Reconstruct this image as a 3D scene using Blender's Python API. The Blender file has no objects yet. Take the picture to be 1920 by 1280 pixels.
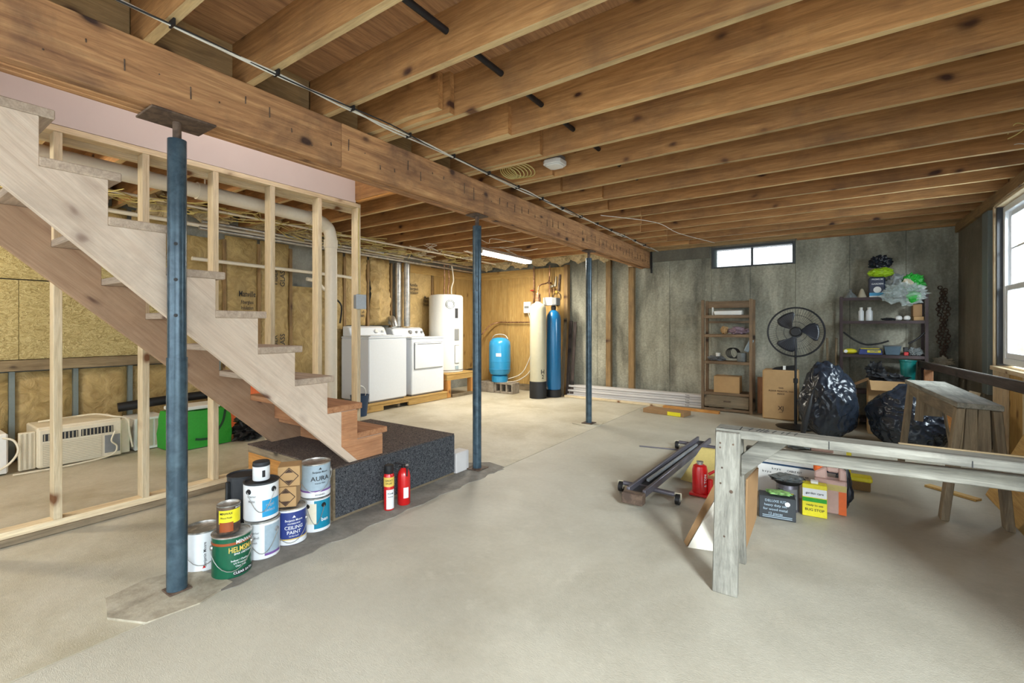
import bpy, bmesh, math, random
from mathutils import Vector, Matrix, noise
R = random.Random(7)
PI = math.pi
C = bpy.context.scene.collection
SC = bpy.context.scene

# ---------------------------------------------------------------- camera
cam_d = bpy.data.cameras.new('camera')
cam = bpy.data.objects.new('camera', cam_d); C.objects.link(cam)
cam_d.sensor_width = 36.0
cam_d.lens = 36.0 * 863 / 1920
cam_d.shift_y = -28.0 / 1920
cam_d.clip_start = 0.02
YAW = math.atan2(0.565, 0.825)
cam.location = (0, 0, 1.2)
cam.rotation_euler = (PI / 2, 0, YAW)
SC.camera = cam
# ---------------------------------------------------------------- sky and exposure
W = bpy.data.worlds.new('overcast_sky'); SC.world = W; W.use_nodes = True
bg = W.node_tree.nodes['Background']
bg.inputs['Color'].default_value = (0.86, 0.93, 1.0, 1)
bg.inputs['Strength'].default_value = 3.0
SC.view_settings.view_transform = 'Standard'
SC.view_settings.look = 'None'
SC.view_settings.exposure = 0.45
SC.view_settings.gamma = 1.0
SC.view_settings.use_curve_mapping = False

def area(name, loc, rot, sx, sy, power, col, portal=False):
    l = bpy.data.lights.new(name, 'AREA'); l.shape = 'RECTANGLE'; l.size = sx; l.size_y = sy
    l.energy = power; l.color = col
    if portal: l.cycles.is_portal = True
    o = bpy.data.objects.new(name, l); C.objects.link(o); o.location = loc; o.rotation_euler = rot
    return o
def point_lamp(name, loc, power, col, rad=0.06):
    l = bpy.data.lights.new(name, 'POINT'); l.energy = power; l.color = col; l.shadow_soft_size = rad
    o = bpy.data.objects.new(name, l); C.objects.link(o); o.location = loc
    return o
area('daylight_side_window', (1.85, 5.3, 2.0), (0, PI / 2 - 0.45, 0), 1.3, 1.3, 130, (0.90, 0.96, 1.0))
# daylight through the patio door (right wall, beside the camera) and fill through wide glazed doors added behind the camera
area('daylight_patio_door', (1.42, -0.4, 1.35), (0, PI / 2 - 0.6, 0), 1.9, 2.6, 42, (0.90, 0.95, 1.0))
_k = area('bright_sky_beyond_patio', (3.9, -2.9, 3.3), (0, 0, 0), 1.1, 1.1, 850, (0.95, 0.97, 1.0))
_k.rotation_euler = (Vector((-0.6, 2.4, 0.2)) - Vector(_k.location)).to_track_quat('-Z', 'Y').to_euler()
area('fill_added_rear_doors', (-1.6, -2.45, 1.4), (PI / 2 - 0.85, 0, 0), 4.4, 1.5, 24, (0.95, 0.97, 1.0))
area('shop_light_tube', (-4.15, 5.87, 2.235), (0, 0, 0), 0.1, 1.25, 60, (1.0, 0.93, 0.78))
point_lamp('unseen_left_lamp', (-4.9, -0.3, 2.2), 60, (1.0, 0.90, 0.70))  # warm lamp added out of view for the left bay, no fixture
point_lamp('unseen_stairwell_lamp', (-3.0, 1.6, 3.4), 17, (1.0, 0.97, 0.95))  # unseen lamp added inside the stairwell shaft to light the drywall

# ---------------------------------------------------------------- materials
def _mat(name):
    m = bpy.data.materials.new(name); m.use_nodes = True
    nt = m.node_tree; b = nt.nodes['Principled BSDF']
    return m, nt, b
def rgba(c): return (c[0], c[1], c[2], 1)
def S(r, g, b):   # sRGB 0-255 to linear
    f = lambda v: (v / 255 / 12.92) if v / 255 <= 0.04045 else ((v / 255 + 0.055) / 1.055) ** 2.4
    return (f(r), f(g), f(b))
def coords(nt, scale, rnd=True, slope=False):
    tc = nt.nodes.new('ShaderNodeTexCoord'); mp = nt.nodes.new('ShaderNodeMapping')
    mp.inputs['Scale'].default_value = scale
    if slope:
        m0 = nt.nodes.new('ShaderNodeMapping'); m0.inputs['Rotation'].default_value = (math.radians(42.9), 0, 0)
        nt.links.new(tc.outputs['Object'], m0.inputs['Vector'])
        oi = nt.nodes.new('ShaderNodeObjectInfo')
        mu = nt.nodes.new('ShaderNodeVectorMath'); mu.operation = 'SCALE'; mu.inputs[0].default_value = (37.0, 19.0, 53.0)
        nt.links.new(oi.outputs['Random'], mu.inputs['Scale'])
        ad = nt.nodes.new('ShaderNodeVectorMath'); ad.operation = 'ADD'
        nt.links.new(m0.outputs[0], ad.inputs[0]); nt.links.new(mu.outputs[0], ad.inputs[1])
        nt.links.new(ad.outputs[0], mp.inputs['Vector']); return mp.outputs[0]
    if rnd:
        oi = nt.nodes.new('ShaderNodeObjectInfo')
        mu = nt.nodes.new('ShaderNodeVectorMath'); mu.operation = 'SCALE'
        mu.inputs[0].default_value = (37.0, 19.0, 53.0)
        nt.links.new(oi.outputs['Random'], mu.inputs['Scale'])
        ad = nt.nodes.new('ShaderNodeVectorMath'); ad.operation = 'ADD'
        nt.links.new(tc.outputs['Object'], ad.inputs[0]); nt.links.new(mu.outputs[0], ad.inputs[1])
        nt.links.new(ad.outputs[0], mp.inputs['Vector'])
    else:
        nt.links.new(tc.outputs['Object'], mp.inputs['Vector'])
    return mp.outputs[0]
def noise_n(nt, vec, scale, detail=4, rough=0.55, dist=0.0):
    n = nt.nodes.new('ShaderNodeTexNoise')
    n.inputs['Scale'].default_value = scale; n.inputs['Detail'].default_value = detail
    n.inputs['Roughness'].default_value = rough; n.inputs['Distortion'].default_value = dist
    nt.links.new(vec, n.inputs['Vector']); return n.outputs['Fac']
def ramp(nt, fac, stops):
    r = nt.nodes.new('ShaderNodeValToRGB'); e = r.color_ramp.elements
    e[0].position = stops[0][0]; e[0].color = rgba(stops[0][1])
    e[1].position = stops[-1][0]; e[1].color = rgba(stops[-1][1])
    for p, c in stops[1:-1]:
        x = e.new(p); x.color = rgba(c)
    nt.links.new(fac, r.inputs['Fac']); return r.outputs['Color']
def mix(nt, fac, a, b, mode='MIX'):
    m = nt.nodes.new('ShaderNodeMix'); m.data_type = 'RGBA'; m.blend_type = mode
    for k, v in ((0, fac), (6, a), (7, b)):
        if hasattr(v, 'is_linked') or isinstance(v, bpy.types.NodeSocket): nt.links.new(v, m.inputs[k])
        elif k == 0: m.inputs[0].default_value = v
        else: m.inputs[k].default_value = rgba(v)
    return m.outputs[2]
def gray(v): return (v, v, v)
def bump(nt, b, fac, strength, dist=0.01):
    n = nt.nodes.new('ShaderNodeBump'); n.inputs['Strength'].default_value = strength
    n.inputs['Distance'].default_value = dist
    nt.links.new(fac, n.inputs['Height']); nt.links.new(n.outputs[0], b.inputs['Normal'])
    return n

_cache = {}
def wood(kind, axis='X'):
    key = ('wood', kind, axis)
    if key in _cache: return _cache[key]
    P = {  # light, mid, dark, knot, stain, roughness
        'joist': (S(200,150,94), S(174,124,72), S(138,95,54), S(66,34,18), 0.55),
        'joist_edge_lit': (S(222,194,146), S(204,174,124), S(178,148,104), S(110,70,40), 0.6),
        'beam': (S(208,162,112), S(178,130,86), S(132,90,60), S(54,32,24), 0.8),
        'pine': (S(238,222,190), S(224,204,168), S(204,180,142), S(120,76,40), 0.05),
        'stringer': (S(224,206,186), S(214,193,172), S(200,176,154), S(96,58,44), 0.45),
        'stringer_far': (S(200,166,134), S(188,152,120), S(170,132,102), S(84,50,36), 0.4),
        'tread_end': (S(200,180,158), S(182,162,142), S(156,136,118), S(90,62,46), 0.5),
        'orange': (S(208,156,114), S(190,134,92), S(160,104,68), S(104,54,32), 0.4),
        'header': (S(214,158,88), S(196,138,70), S(170,112,54), S(90,50,24), 0.1),
        'grey': (S(160,157,146), S(134,131,120), S(92,89,82), S(52,48,44), 0.7),
        'greybrown': (S(160,144,118), S(134,118,94), S(104,90,70), S(56,46,34), 0.5),
        'ply': (S(214,180,116), S(196,158,92), S(176,136,74), S(130,92,48), 0.15),
        'subfloor': (S(196,150,104), S(166,122,82), S(122,84,56), S(90,50,30), 0.4),
        'ledger': (S(168,150,116), S(146,126,94), S(120,100,70), S(70,54,36), 0.4),
        'shelf': (S(158,132,102), S(130,106,80), S(98,78,58), S(54,40,28), 0.5),
        'darkbar': (S(96,82,76), S(72,60,56), S(48,40,38), S(30,24,22), 0.3),
        'stud_dark': (S(182,150,102), S(156,124,80), S(122,94,58), S(70,40,22), 0.5),
    }[kind]
    m, nt, b = _mat('wood_' + kind + '_' + axis.lower())
    slope = axis == 'S'
    if slope: axis = 'Y'
    i = 'XYZ'.index(axis)
    sc = [1.0, 1.0, 1.0]; sc[i] = 0.07
    v = coords(nt, sc, True, slope)
    n1 = noise_n(nt, v, 30, 7, 0.68, 0.8)
    col = ramp(nt, n1, [(0.28, P[2]), (0.5, P[1]), (0.72, P[0])])
    n2 = noise_n(nt, v, 150, 3, 0.6)
    col = mix(nt, 0.2 if 'stringer' in kind else 0.38, col, ramp(nt, n2, [(0.3, gray(0.55)), (0.7, gray(1.25))]), 'MULTIPLY')
    # knots
    sk = [1.0, 1.0, 1.0]; sk[i] = 0.6; sk[1 if i == 0 else 0] = 0.16      # knots run through the board's thickness
    vk = coords(nt, sk, True, slope)
    dn = nt.nodes.new('ShaderNodeTexNoise'); dn.inputs['Scale'].default_value = 9
    nt.links.new(vk, dn.inputs['Vector'])
    av = nt.nodes.new('ShaderNodeVectorMath'); av.operation = 'MULTIPLY_ADD'
    av.inputs[1].default_value = (0.06, 0.06, 0.06)
    nt.links.new(dn.outputs['Color'], av.inputs[0]); nt.links.new(vk, av.inputs[2])
    vo = nt.nodes.new('ShaderNodeTexVoronoi'); vo.inputs['Scale'].default_value = 6.5 if 'stringer' in kind else 5.6
    nt.links.new(av.outputs[0], vo.inputs['Vector'])
    kf = ramp(nt, vo.outputs['Distance'], [(0.07, gray(1)), (0.10, gray(0.7)), (0.15, gray(0.22)), (0.24, gray(0))])
    rb = nt.nodes.new('ShaderNodeRGBToBW'); nt.links.new(kf, rb.inputs[0])
    col = mix(nt, rb.outputs[0], col, P[3])
    # weather stains
    vs = coords(nt, (1, 1, 1))
    st = ramp(nt, noise_n(nt, vs, 2.6, 6, 0.65, 0.4), [(0.48, gray(0)), (0.72, gray(P[4]))])
    rb2 = nt.nodes.new('ShaderNodeRGBToBW'); nt.links.new(st, rb2.inputs[0])
    col = mix(nt, rb2.outputs[0], col, tuple(c * 0.5 + 0.02 for c in P[2]))
    # per-board tone
    oi = nt.nodes.new('ShaderNodeObjectInfo')
    tone = ramp(nt, oi.outputs['Random'], [(0.0, gray(0.78)), (1.0, gray(1.10))])
    col = mix(nt, 1.0, col, tone, 'MULTIPLY')
    nt.links.new(col, b.inputs['Base Color'])
    b.inputs['Roughness'].default_value = 0.72
    bump(nt, b, n2, 0.25, 0.004)
    _cache[key] = m
    return m
def concrete(name, base, dark, light, streak=False, scale=1.0, rough=0.85, bs=0.4, grit=0.5):
    if name in _cache: return _cache[name]
    m, nt, b = _mat(name)
    v = coords(nt, (1, 1, 0.35 if streak else 1), False)
    a = ramp(nt, noise_n(nt, v, 1.4 * scale, 8, 0.65, 0.3), [(0.32, dark), (0.52, base), (0.74, light)])
    v2 = coords(nt, (1, 1, 1), False)
    f = noise_n(nt, v2, 34, 5, 0.7)
    a = mix(nt, grit, a, ramp(nt, f, [(0.3, gray(0.72)), (0.7, gray(1.22))]), 'MULTIPLY')
    sp = ramp(nt, noise_n(nt, v2, 7 * scale, 4, 0.7), [(0.60, gray(0)), (0.78, gray(0.45))])
    rb = nt.nodes.new('ShaderNodeRGBToBW'); nt.links.new(sp, rb.inputs[0])
    a = mix(nt, rb.outputs[0], a, tuple(x * 1.2 for x in light))
    nt.links.new(a, b.inputs['Base Color']); b.inputs['Roughness'].default_value = rough
    if 'floor' in name:
        v3 = coords(nt, (1.0, 2.2, 1.0), False)
        g = noise_n(nt, v3, 42, 3, 0.6, 2.6)
        h = noise_n(nt, v2, 3.1, 4, 0.6, 0.8)
        mm = nt.nodes.new('ShaderNodeMath'); mm.operation = 'MULTIPLY'; nt.links.new(g, mm.inputs[0]); nt.links.new(h, mm.inputs[1])
        bump(nt, b, mm.outputs[0], 0.35, 0.01)
    else: bump(nt, b, f, bs, 0.006)
    _cache[name] = m
    return m
def plain(name, col, rough=0.5, metal=0.0, bumps=0.0, bscale=40, coat=0.0, var=0.06, spec=None, trans=0.0, alpha=1.0):
    if name in _cache: return _cache[name]
    m, nt, b = _mat(name)
    v = coords(nt, (1, 1, 1))
    f = noise_n(nt, v, bscale, 4, 0.6)
    c = mix(nt, 1.0, col, ramp(nt, f, [(0.25, gray(1 - var * 1.6)), (0.75, gray(1 + var))]), 'MULTIPLY')
    nt.links.new(c, b.inputs['Base Color'])
    b.inputs['Roughness'].default_value = rough; b.inputs['Metallic'].default_value = metal
    b.inputs['Coat Weight'].default_value = coat
    b.inputs['Transmission Weight'].default_value = trans
    b.inputs['Alpha'].default_value = alpha
    if bumps: bump(nt, b, f, bumps, 0.01)
    _cache[name] = m
    return m
def emis(name, col, s):
    m, nt, b = _mat(name)
    b.inputs['Base Color'].default_value = rgba(col)
    b.inputs['Emission Color'].default_value = rgba(col); b.inputs['Emission Strength'].default_value = s
    return m
def two_tone(name, c1, c2, scale, lo=0.4, hi=0.6, rough=0.6, bs=0.3, dist=0.5, detail=5, metal=0.0, dd=0.01):
    if name in _cache: return _cache[name]
    m, nt, b = _mat(name)
    v = coords(nt, (1, 1, 1))
    f = noise_n(nt, v, scale, detail, 0.62, dist)
    nt.links.new(ramp(nt, f, [(lo, c1), (hi, c2)]), b.inputs['Base Color'])
    b.inputs['Roughness'].default_value = rough; b.inputs['Metallic'].default_value = metal
    bump(nt, b, f, bs, dd)
    _cache[name] = m
    return m

M_back = concrete('poured_concrete_wall', S(154,152,136), S(92,90,80), S(200,196,178), True, 1.5, bs=0.5, grit=0.95)
M_right = concrete('poured_concrete_dark', S(120,112,96), S(90,84,72), S(146,138,120), True, 1.1)
M_floor_new = concrete('skim_concrete_floor', S(181,175,159), S(162,155,138), S(192,187,172), False, 0.6, 0.5, 0.12, 0.22)
M_floor_old = concrete('old_concrete_floor', S(188,180,160), S(164,153,128), S(204,197,180), False, 0.9, 0.55, 0.15, 0.3)
M_curb = concrete('grey_cement_strip', S(136,130,120), S(112,106,98), S(160,154,144), False, 3.0)
M_block = concrete('cinder_block_concrete', S(150,140,126), S(120,110,98), S(172,162,148), False, 6.0)
M_drywall = plain('pink_primed_drywall', S(216,202,196), 0.85, var=0.02, bscale=3)
M_kraft = two_tone('kraft_paper_facing', S(146,120,70), S(190,164,108), 7, 0.3, 0.7, 0.5, 0.9, 1.4, 6, dd=0.03)
M_kraft2 = two_tone('kraft_paper_facing_pale', S(176,146,92), S(214,184,126), 6, 0.3, 0.7, 0.45, 0.9, 1.6, 6, dd=0.03)
M_osb = None
def osb():
    m, nt, b = _mat('osb_sheathing')
    v = coords(nt, (1, 1, 1.6))
    vo = nt.nodes.new('ShaderNodeTexVoronoi'); vo.inputs['Scale'].default_value = 55; vo.inputs['Randomness'].default_value = 1
    dn = nt.nodes.new('ShaderNodeTexNoise'); dn.inputs['Scale'].default_value = 8; nt.links.new(v, dn.inputs['Vector'])
    av = nt.nodes.new('ShaderNodeVectorMath'); av.operation = 'MULTIPLY_ADD'; av.inputs[1].default_value = (0.3, 0.3, 0.3)
    nt.links.new(dn.outputs['Color'], av.inputs[0]); nt.links.new(v, av.inputs[2]); nt.links.new(av.outputs[0], vo.inputs['Vector'])
    c = ramp(nt, vo.outputs['Color'], [(0.1, S(150,132,82)), (0.45, S(180,162,108)), (0.9, S(204,188,136))])
    nt.links.new(c, b.inputs['Base Color']); b.inputs['Roughness'].default_value = 0.7
    bump(nt, b, vo.outputs['Distance'], 0.5, 0.01)
    return m
M_osb = osb()
M_black_metal = plain('black_painted_metal', S(34,34,38), 0.45, 0.3)
M_steel_blue = two_tone('blue_grey_column_paint', S(54,72,84), S(84,106,118), 16, 0.40, 0.85, 0.27, 0.05, 0.3)
M_steel_blue.node_tree.nodes['Principled BSDF'].inputs['Metallic'].default_value = 0.25
M_rust = two_tone('rusty_steel', S(70,54,44), S(104,84,68), 20, rough=0.7)
M_white_enamel = plain('white_enamel', S(226,232,240), 0.28, var=0.015)
M_white = plain('white_plastic', S(232,232,228), 0.4, var=0.02)
M_cream = plain('cream_plastic', S(226,216,192), 0.5, var=0.04)
M_cream_d = plain('darker_cream_plastic', S(190,180,156), 0.6, var=0.05)  # darker cream for grille parts and other beige pieces
M_dark = plain('dark_grey_plastic', S(44,46,50), 0.5)
M_black = plain('black_rubber', S(22,22,24), 0.55)
M_gray = plain('mid_grey_plastic', S(130,132,134), 0.5)
M_galv = two_tone('galvanised_steel', S(150,148,144), S(206,202,196), 12, 0.3, 0.7, 0.35, 0.2, 0.3, metal=0.75)
M_pvc = plain('white_pvc', S(232,222,202), 0.4, var=0.03)
M_copper = two_tone('copper_pipe', S(120,84,60), S(176,134,104), 20, rough=0.4, metal=0.6, bs=0.05)
M_blue = plain('bright_blue_enamel', S(46,150,206), 0.3, coat=0.4, var=0.03)
M_blue_d = plain('deep_blue_fibreglass', S(20,106,160), 0.3, coat=0.3, var=0.05)
M_stone = plain('cream_resin_tank', S(196,190,164), 0.35, coat=0.2, var=0.04, bscale=10)
M_red = plain('red_gloss_paint', S(198,24,26), 0.3, coat=0.4)
M_green_bag = plain('green_woven_bag', S(44,156,44), 0.6, bumps=0.3, bscale=60)
M_green_can = plain('dark_green_can_print', S(16,86,60), 0.3)
M_tin = two_tone('tin_lid', S(150,148,142), S(206,202,196), 14, rough=0.35, metal=0.7, bs=0.05)
M_label_white = plain('white_can_print', S(228,230,232), 0.35, var=0.02)
M_label_blue = plain('light_blue_can_print', S(40,150,200), 0.35)
M_label_navy = plain('navy_can_print', S(46,62,128), 0.35)
M_label_teal = plain('teal_can_print', S(20,130,160), 0.35)
M_label_silver = plain('silver_blue_can_print', S(158,176,188), 0.4)
M_label_purple = plain('purple_stripe_print', S(120,84,150), 0.4)
M_gold = plain('gold_print', S(222,190,90), 0.4)
M_yellow = plain('yellow_print', S(228,214,40), 0.45)
M_brownlabel = plain('brown_print', S(150,72,30), 0.45)
M_card = plain('corrugated_cardboard', S(184,148,102), 0.8, var=0.06, bscale=12)
M_card_d = plain('corrugated_cardboard_dark', S(150,116,78), 0.8, var=0.06, bscale=12)
M_card_print = plain('dark_brown_ink', S(70,48,34), 0.7)
M_ink = plain('black_ink', S(34,32,34), 0.6)
M_cable = plain('white_cable_sheath', S(206,200,186), 0.5)
M_cable_y = plain('yellow_cable_sheath', S(196,178,110), 0.5)
M_cable_b = plain('black_cable_sheath', S(40,40,42), 0.5)
M_batt = two_tone('crumpled_insulation_paper', S(186,160,112), S(236,220,180), 16, 0.3, 0.7, 0.45, 1.0, 1.8, 5, dd=0.03)
M_carpet = two_tone('charcoal_carpet', S(30,34,42), S(124,126,130), 95, 0.38, 0.66, 0.95, 1.0, 1.6, 3, dd=0.02)
M_carpet_top = two_tone('brown_charcoal_carpet', S(48,42,42), S(148,128,116), 90, 0.38, 0.66, 0.95, 1.0, 1.6, 3, dd=0.02)
M_bagplastic = plain('black_bin_liner', S(36,42,52), 0.27, bumps=0.3, bscale=6, var=0.1)
M_clear = plain('clear_polythene', S(190,204,200), 0.18, bumps=0.6, bscale=20, alpha=0.30)
M_silverpl = plain('silver_polythene', S(118,124,124), 0.25, bumps=0.9, bscale=26)
M_teal = plain('teal_plastic', S(16,118,112), 0.4)
M_lime = plain('lime_plastic_bag', S(170,210,40), 0.35, bumps=0.6, bscale=24)
M_emerald = plain('emerald_netting', S(34,160,50), 0.35, bumps=0.8, bscale=40)
M_trim_board = plain('white_primed_trim', S(206,202,200), 0.5, var=0.03, bscale=6)
M_orange_pl = plain('orange_plastic', S(232,110,50), 0.4)
M_pinkclear = plain('pale_pink_translucent_plastic', S(226,190,180), 0.35, trans=0.25)
M_fence = plain('pale_grey_fence_vinyl', S(168,180,188), 0.5, var=0.03)
M_deckwhite = plain('white_vinyl', S(236,240,244), 0.4, var=0.02)
M_bristle = plain('brown_bristles', S(130,100,60), 0.9, bumps=0.8, bscale=200)
M_lead = plain('dark_grey_steel', S(112,108,116), 0.4, 0.5)
M_zinc = plain('grey_blue_strip', S(120,130,128), 0.5, 0.2)
def glass_m():
    m, nt, b = _mat('window_glass')
    b.inputs['Base Color'].default_value = (0.95, 0.98, 1, 1); b.inputs['Roughness'].default_value = 0.02
    b.inputs['Transmission Weight'].default_value = 1.0; b.inputs['IOR'].default_value = 1.08
    return m
M_glass = glass_m()
M_frost = plain('dusty_window_glass', S(240,242,244), 0.35, trans=0.9)
M_tube = emis('lit_fluorescent_tube', (1.0, 0.95, 0.84), 14)
M_bulb = emis('lit_bulb', (1.0, 0.86, 0.62), 20)

# ---------------------------------------------------------------- mesh helpers
class MB:
    def __init__(s): s.v = []; s.f = []
    def add(s, vs, fs):
        n = len(s.v); s.v += [tuple(p) for p in vs]; s.f += [tuple(n + i for i in q) for q in fs]; return s
    def box(s, x0, y0, z0, x1, y1, z1):
        vs = [(x0,y0,z0),(x1,y0,z0),(x1,y1,z0),(x0,y1,z0),(x0,y0,z1),(x1,y0,z1),(x1,y1,z1),(x0,y1,z1)]
        return s.add(vs, [(0,3,2,1),(4,5,6,7),(0,1,5,4),(1,2,6,5),(2,3,7,6),(3,0,4,7)])
    def hexa(s, bot, top):
        return s.add(list(bot) + list(top), [(0,3,2,1),(4,5,6,7),(0,1,5,4),(1,2,6,5),(2,3,7,6),(3,0,4,7)])
    def beam(s, p0, p1, w, h, side=None):
        p0 = Vector(p0); p1 = Vector(p1); d = (p1 - p0).normalized()
        u = Vector(side).normalized() if side else (d.cross(Vector((0,0,1))) if abs(d.z) < 0.95 else Vector((1,0,0)))
        u = (u - d * u.dot(d)).normalized(); v = d.cross(u).normalized()
        a = [p + u*(sx*w/2) + v*(sy*h/2) for p in (p0, p1) for sx, sy in ((-1,-1),(1,-1),(1,1),(-1,1))]
        return s.add(a, [(0,1,2,3),(7,6,5,4),(0,4,5,1),(1,5,6,2),(2,6,7,3),(3,7,4,0)])
    def cyl(s, p0, p1, r0, r1=None, n=16, cap=True):
        if r1 is None: r1 = r0
        p0 = Vector(p0); p1 = Vector(p1); d = (p1 - p0).normalized()
        u = d.orthogonal().normalized(); v = d.cross(u)
        a = []
        for p, r in ((p0, r0), (p1, r1)):
            for i in range(n):
                t = 2*PI*i/n; a.append(p + (u*math.cos(t) + v*math.sin(t))*r)
        f = [(i, (i+1) % n, n+(i+1) % n, n+i) for i in range(n)]
        if cap: f += [tuple(range(n-1, -1, -1)), tuple(range(n, 2*n))]
        return s.add(a, f)
    def tube(s, pts, r, n=8, cap=True):
        pts = [Vector(p) for p in pts]; rings = []
        up = None
        for i, p in enumerate(pts):
            d = (pts[min(i+1, len(pts)-1)] - pts[max(i-1, 0)]).normalized()
            if up is None: up = d.orthogonal().normalized()
            up = (up - d*up.dot(d)); up = up.normalized() if up.length > 1e-5 else d.orthogonal().normalized()
            w = d.cross(up); rr = r[i] if isinstance(r, (list, tuple)) else r
            rings.append([p + (up*math.cos(2*PI*k/n) + w*math.sin(2*PI*k/n))*rr for k in range(n)])
        vs = [q for ring in rings for q in ring]; m = len(pts)
        f = [(i*n+k, i*n+(k+1) % n, (i+1)*n+(k+1) % n, (i+1)*n+k) for i in range(m-1) for k in range(n)]
        if cap: f += [tuple(range(n-1, -1, -1)), tuple(range((m-1)*n, m*n))]
        return s.add(vs, f)
    def lathe(s, c, prof, n=24):
        cx, cy, cz = c; vs = []
        for r, z in prof:
            for i in range(n):
                t = 2*PI*i/n; vs.append((cx + r*math.cos(t), cy + r*math.sin(t), cz + z))
        m = len(prof)
        f = [(i*n+k, i*n+(k+1) % n, (i+1)*n+(k+1) % n, (i+1)*n+k) for i in range(m-1) for k in range(n)]
        f += [tuple(range(n-1, -1, -1)), tuple(range((m-1)*n, m*n))]
        return s.add(vs, f)
    def band(s, c, r, z0, z1, a0, a1, t=0.0008, n=14):
        vs = []
        for i in range(n+1):
            a = a0 + (a1-a0)*i/n
            for rr, z in ((r, z0), (r+t, z0), (r+t, z1), (r, z1)):
                vs.append((c[0]+rr*math.cos(a), c[1]+rr*math.sin(a), c[2]+z))
        f = []
        for i in range(n):
            for k in range(4): f.append((i*4+k, (i+1)*4+k, (i+1)*4+(k+1) % 4, i*4+(k+1) % 4))
        f += [(0,1,2,3), (n*4+3, n*4+2, n*4+1, n*4)]
        return s.add(vs, f)
    def torus(s, c, nrm, R0, r, n=32, k=6):
        nrm = Vector(nrm).normalized(); u = nrm.orthogonal().normalized(); v = nrm.cross(u); c = Vector(c)
        vs = []; f = []
        for i in range(n):
            a = 2*PI*i/n; d = u*math.cos(a) + v*math.sin(a)
            for j in range(k):
                b = 2*PI*j/k; vs.append(c + d*(R0 + r*math.cos(b)) + nrm*(r*math.sin(b)))
        for i in range(n):
            for j in range(k):
                f.append((i*k+j, ((i+1) % n)*k+j, ((i+1) % n)*k+(j+1) % k, i*k+(j+1) % k))
        return s.add(vs, f)
    def prism(s, poly, axis, a, b):      # poly in the two other axes, in order
        ix = 'XYZ'.index(axis); o = [k for k in range(3) if k != ix]; vs = []
        for t in (a, b):
            for p in poly:
                q = [0, 0, 0]; q[ix] = t; q[o[0]] = p[0]; q[o[1]] = p[1]; vs.append(tuple(q))
        n = len(poly)
        return s.add(vs, [(i, (i+1) % n, n+(i+1) % n, n+i) for i in range(n)] + [tuple(range(n-1, -1, -1)), tuple(range(n, 2*n))])
    def blob(s, c, rad, seed=0, amp=0.2, freq=2.0, sub=3, flat=None, fold=0.0):
        bm = bmesh.new(); bmesh.ops.create_icosphere(bm, subdivisions=sub, radius=1.0)
        idx = {}; vs = []
        for i, v in enumerate(bm.verts):
            idx[v] = i; p = v.co.copy()
            k = 1 + amp*noise.noise(p*freq + Vector((seed*7.1, seed*3.3, seed))) 
            if fold: k += fold*abs(noise.noise(p*freq*2.7 + Vector((seed*2.3, 5, seed)))) - fold*0.5*abs(noise.noise(p*freq*6 + Vector((9, seed, 1))))
            q = Vector((p.x*rad[0]*k, p.y*rad[1]*k, p.z*rad[2]*k)) + Vector(c)
            if flat is not None and q.z < flat: q.z = flat
            vs.append(q)
        fs = [tuple(idx[v] for v in f.verts) for f in bm.faces]; bm.free()
        return s.add(vs, fs)
    def build(s, name, mat, parent=None, bevel=0.0, smooth=True, world=True):
        me = bpy.data.meshes.new(name)
        off = Vector((0, 0, 0))
        if parent is not None and world:
            p = parent
            while p is not None: off += p.location; p = p.parent
        if parent is None and world and s.v:
            # origin at the base centre
            xs = [p[0] for p in s.v]; ys = [p[1] for p in s.v]; zs = [p[2] for p in s.v]
            off = Vector(((min(xs)+max(xs))/2, (min(ys)+max(ys))/2, min(zs)))
        me.from_pydata([tuple(Vector(p) - off) for p in s.v], [], s.f)
        bm = bmesh.new(); bm.from_mesh(me); bmesh.ops.recalc_face_normals(bm, faces=bm.faces); bm.to_mesh(me); bm.free()
        me.materials.append(mat)
        if smooth:
            for p in me.polygons: p.use_smooth = True
            me.set_sharp_from_angle(angle=math.radians(38))
        me.update()
        o = bpy.data.objects.new(name, me); C.objects.link(o)
        if parent is not None: o.parent = parent
        elif world: o.location = off
        if bevel:
            md = o.modifiers.new('edge', 'BEVEL'); md.width = bevel; md.segments = 1; md.limit_method = 'ANGLE'; md.angle_limit = math.radians(50)
        return o
def bx(name, mat, parent, x0, y0, z0, x1, y1, z1, bevel=0.0):
    return MB().box(x0, y0, z0, x1, y1, z1).build(name, mat, parent, bevel, smooth=False)
def tag(o, label, cat, group=None, kind=None):
    if label: o['label'] = label
    if cat: o['category'] = cat
    if group: o['group'] = group
    if kind: o['kind'] = kind
    return o
def thing(name, loc, label, cat, group=None):
    o = bpy.data.objects.new(name, None); C.objects.link(o); o.location = loc; o.empty_display_size = 0.1
    return tag(o, label, cat, group)
def struct(name, loc=(0, 0, 0)):
    o = bpy.data.objects.new(name, None); C.objects.link(o); o.location = loc; o['kind'] = 'structure'; return o

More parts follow.
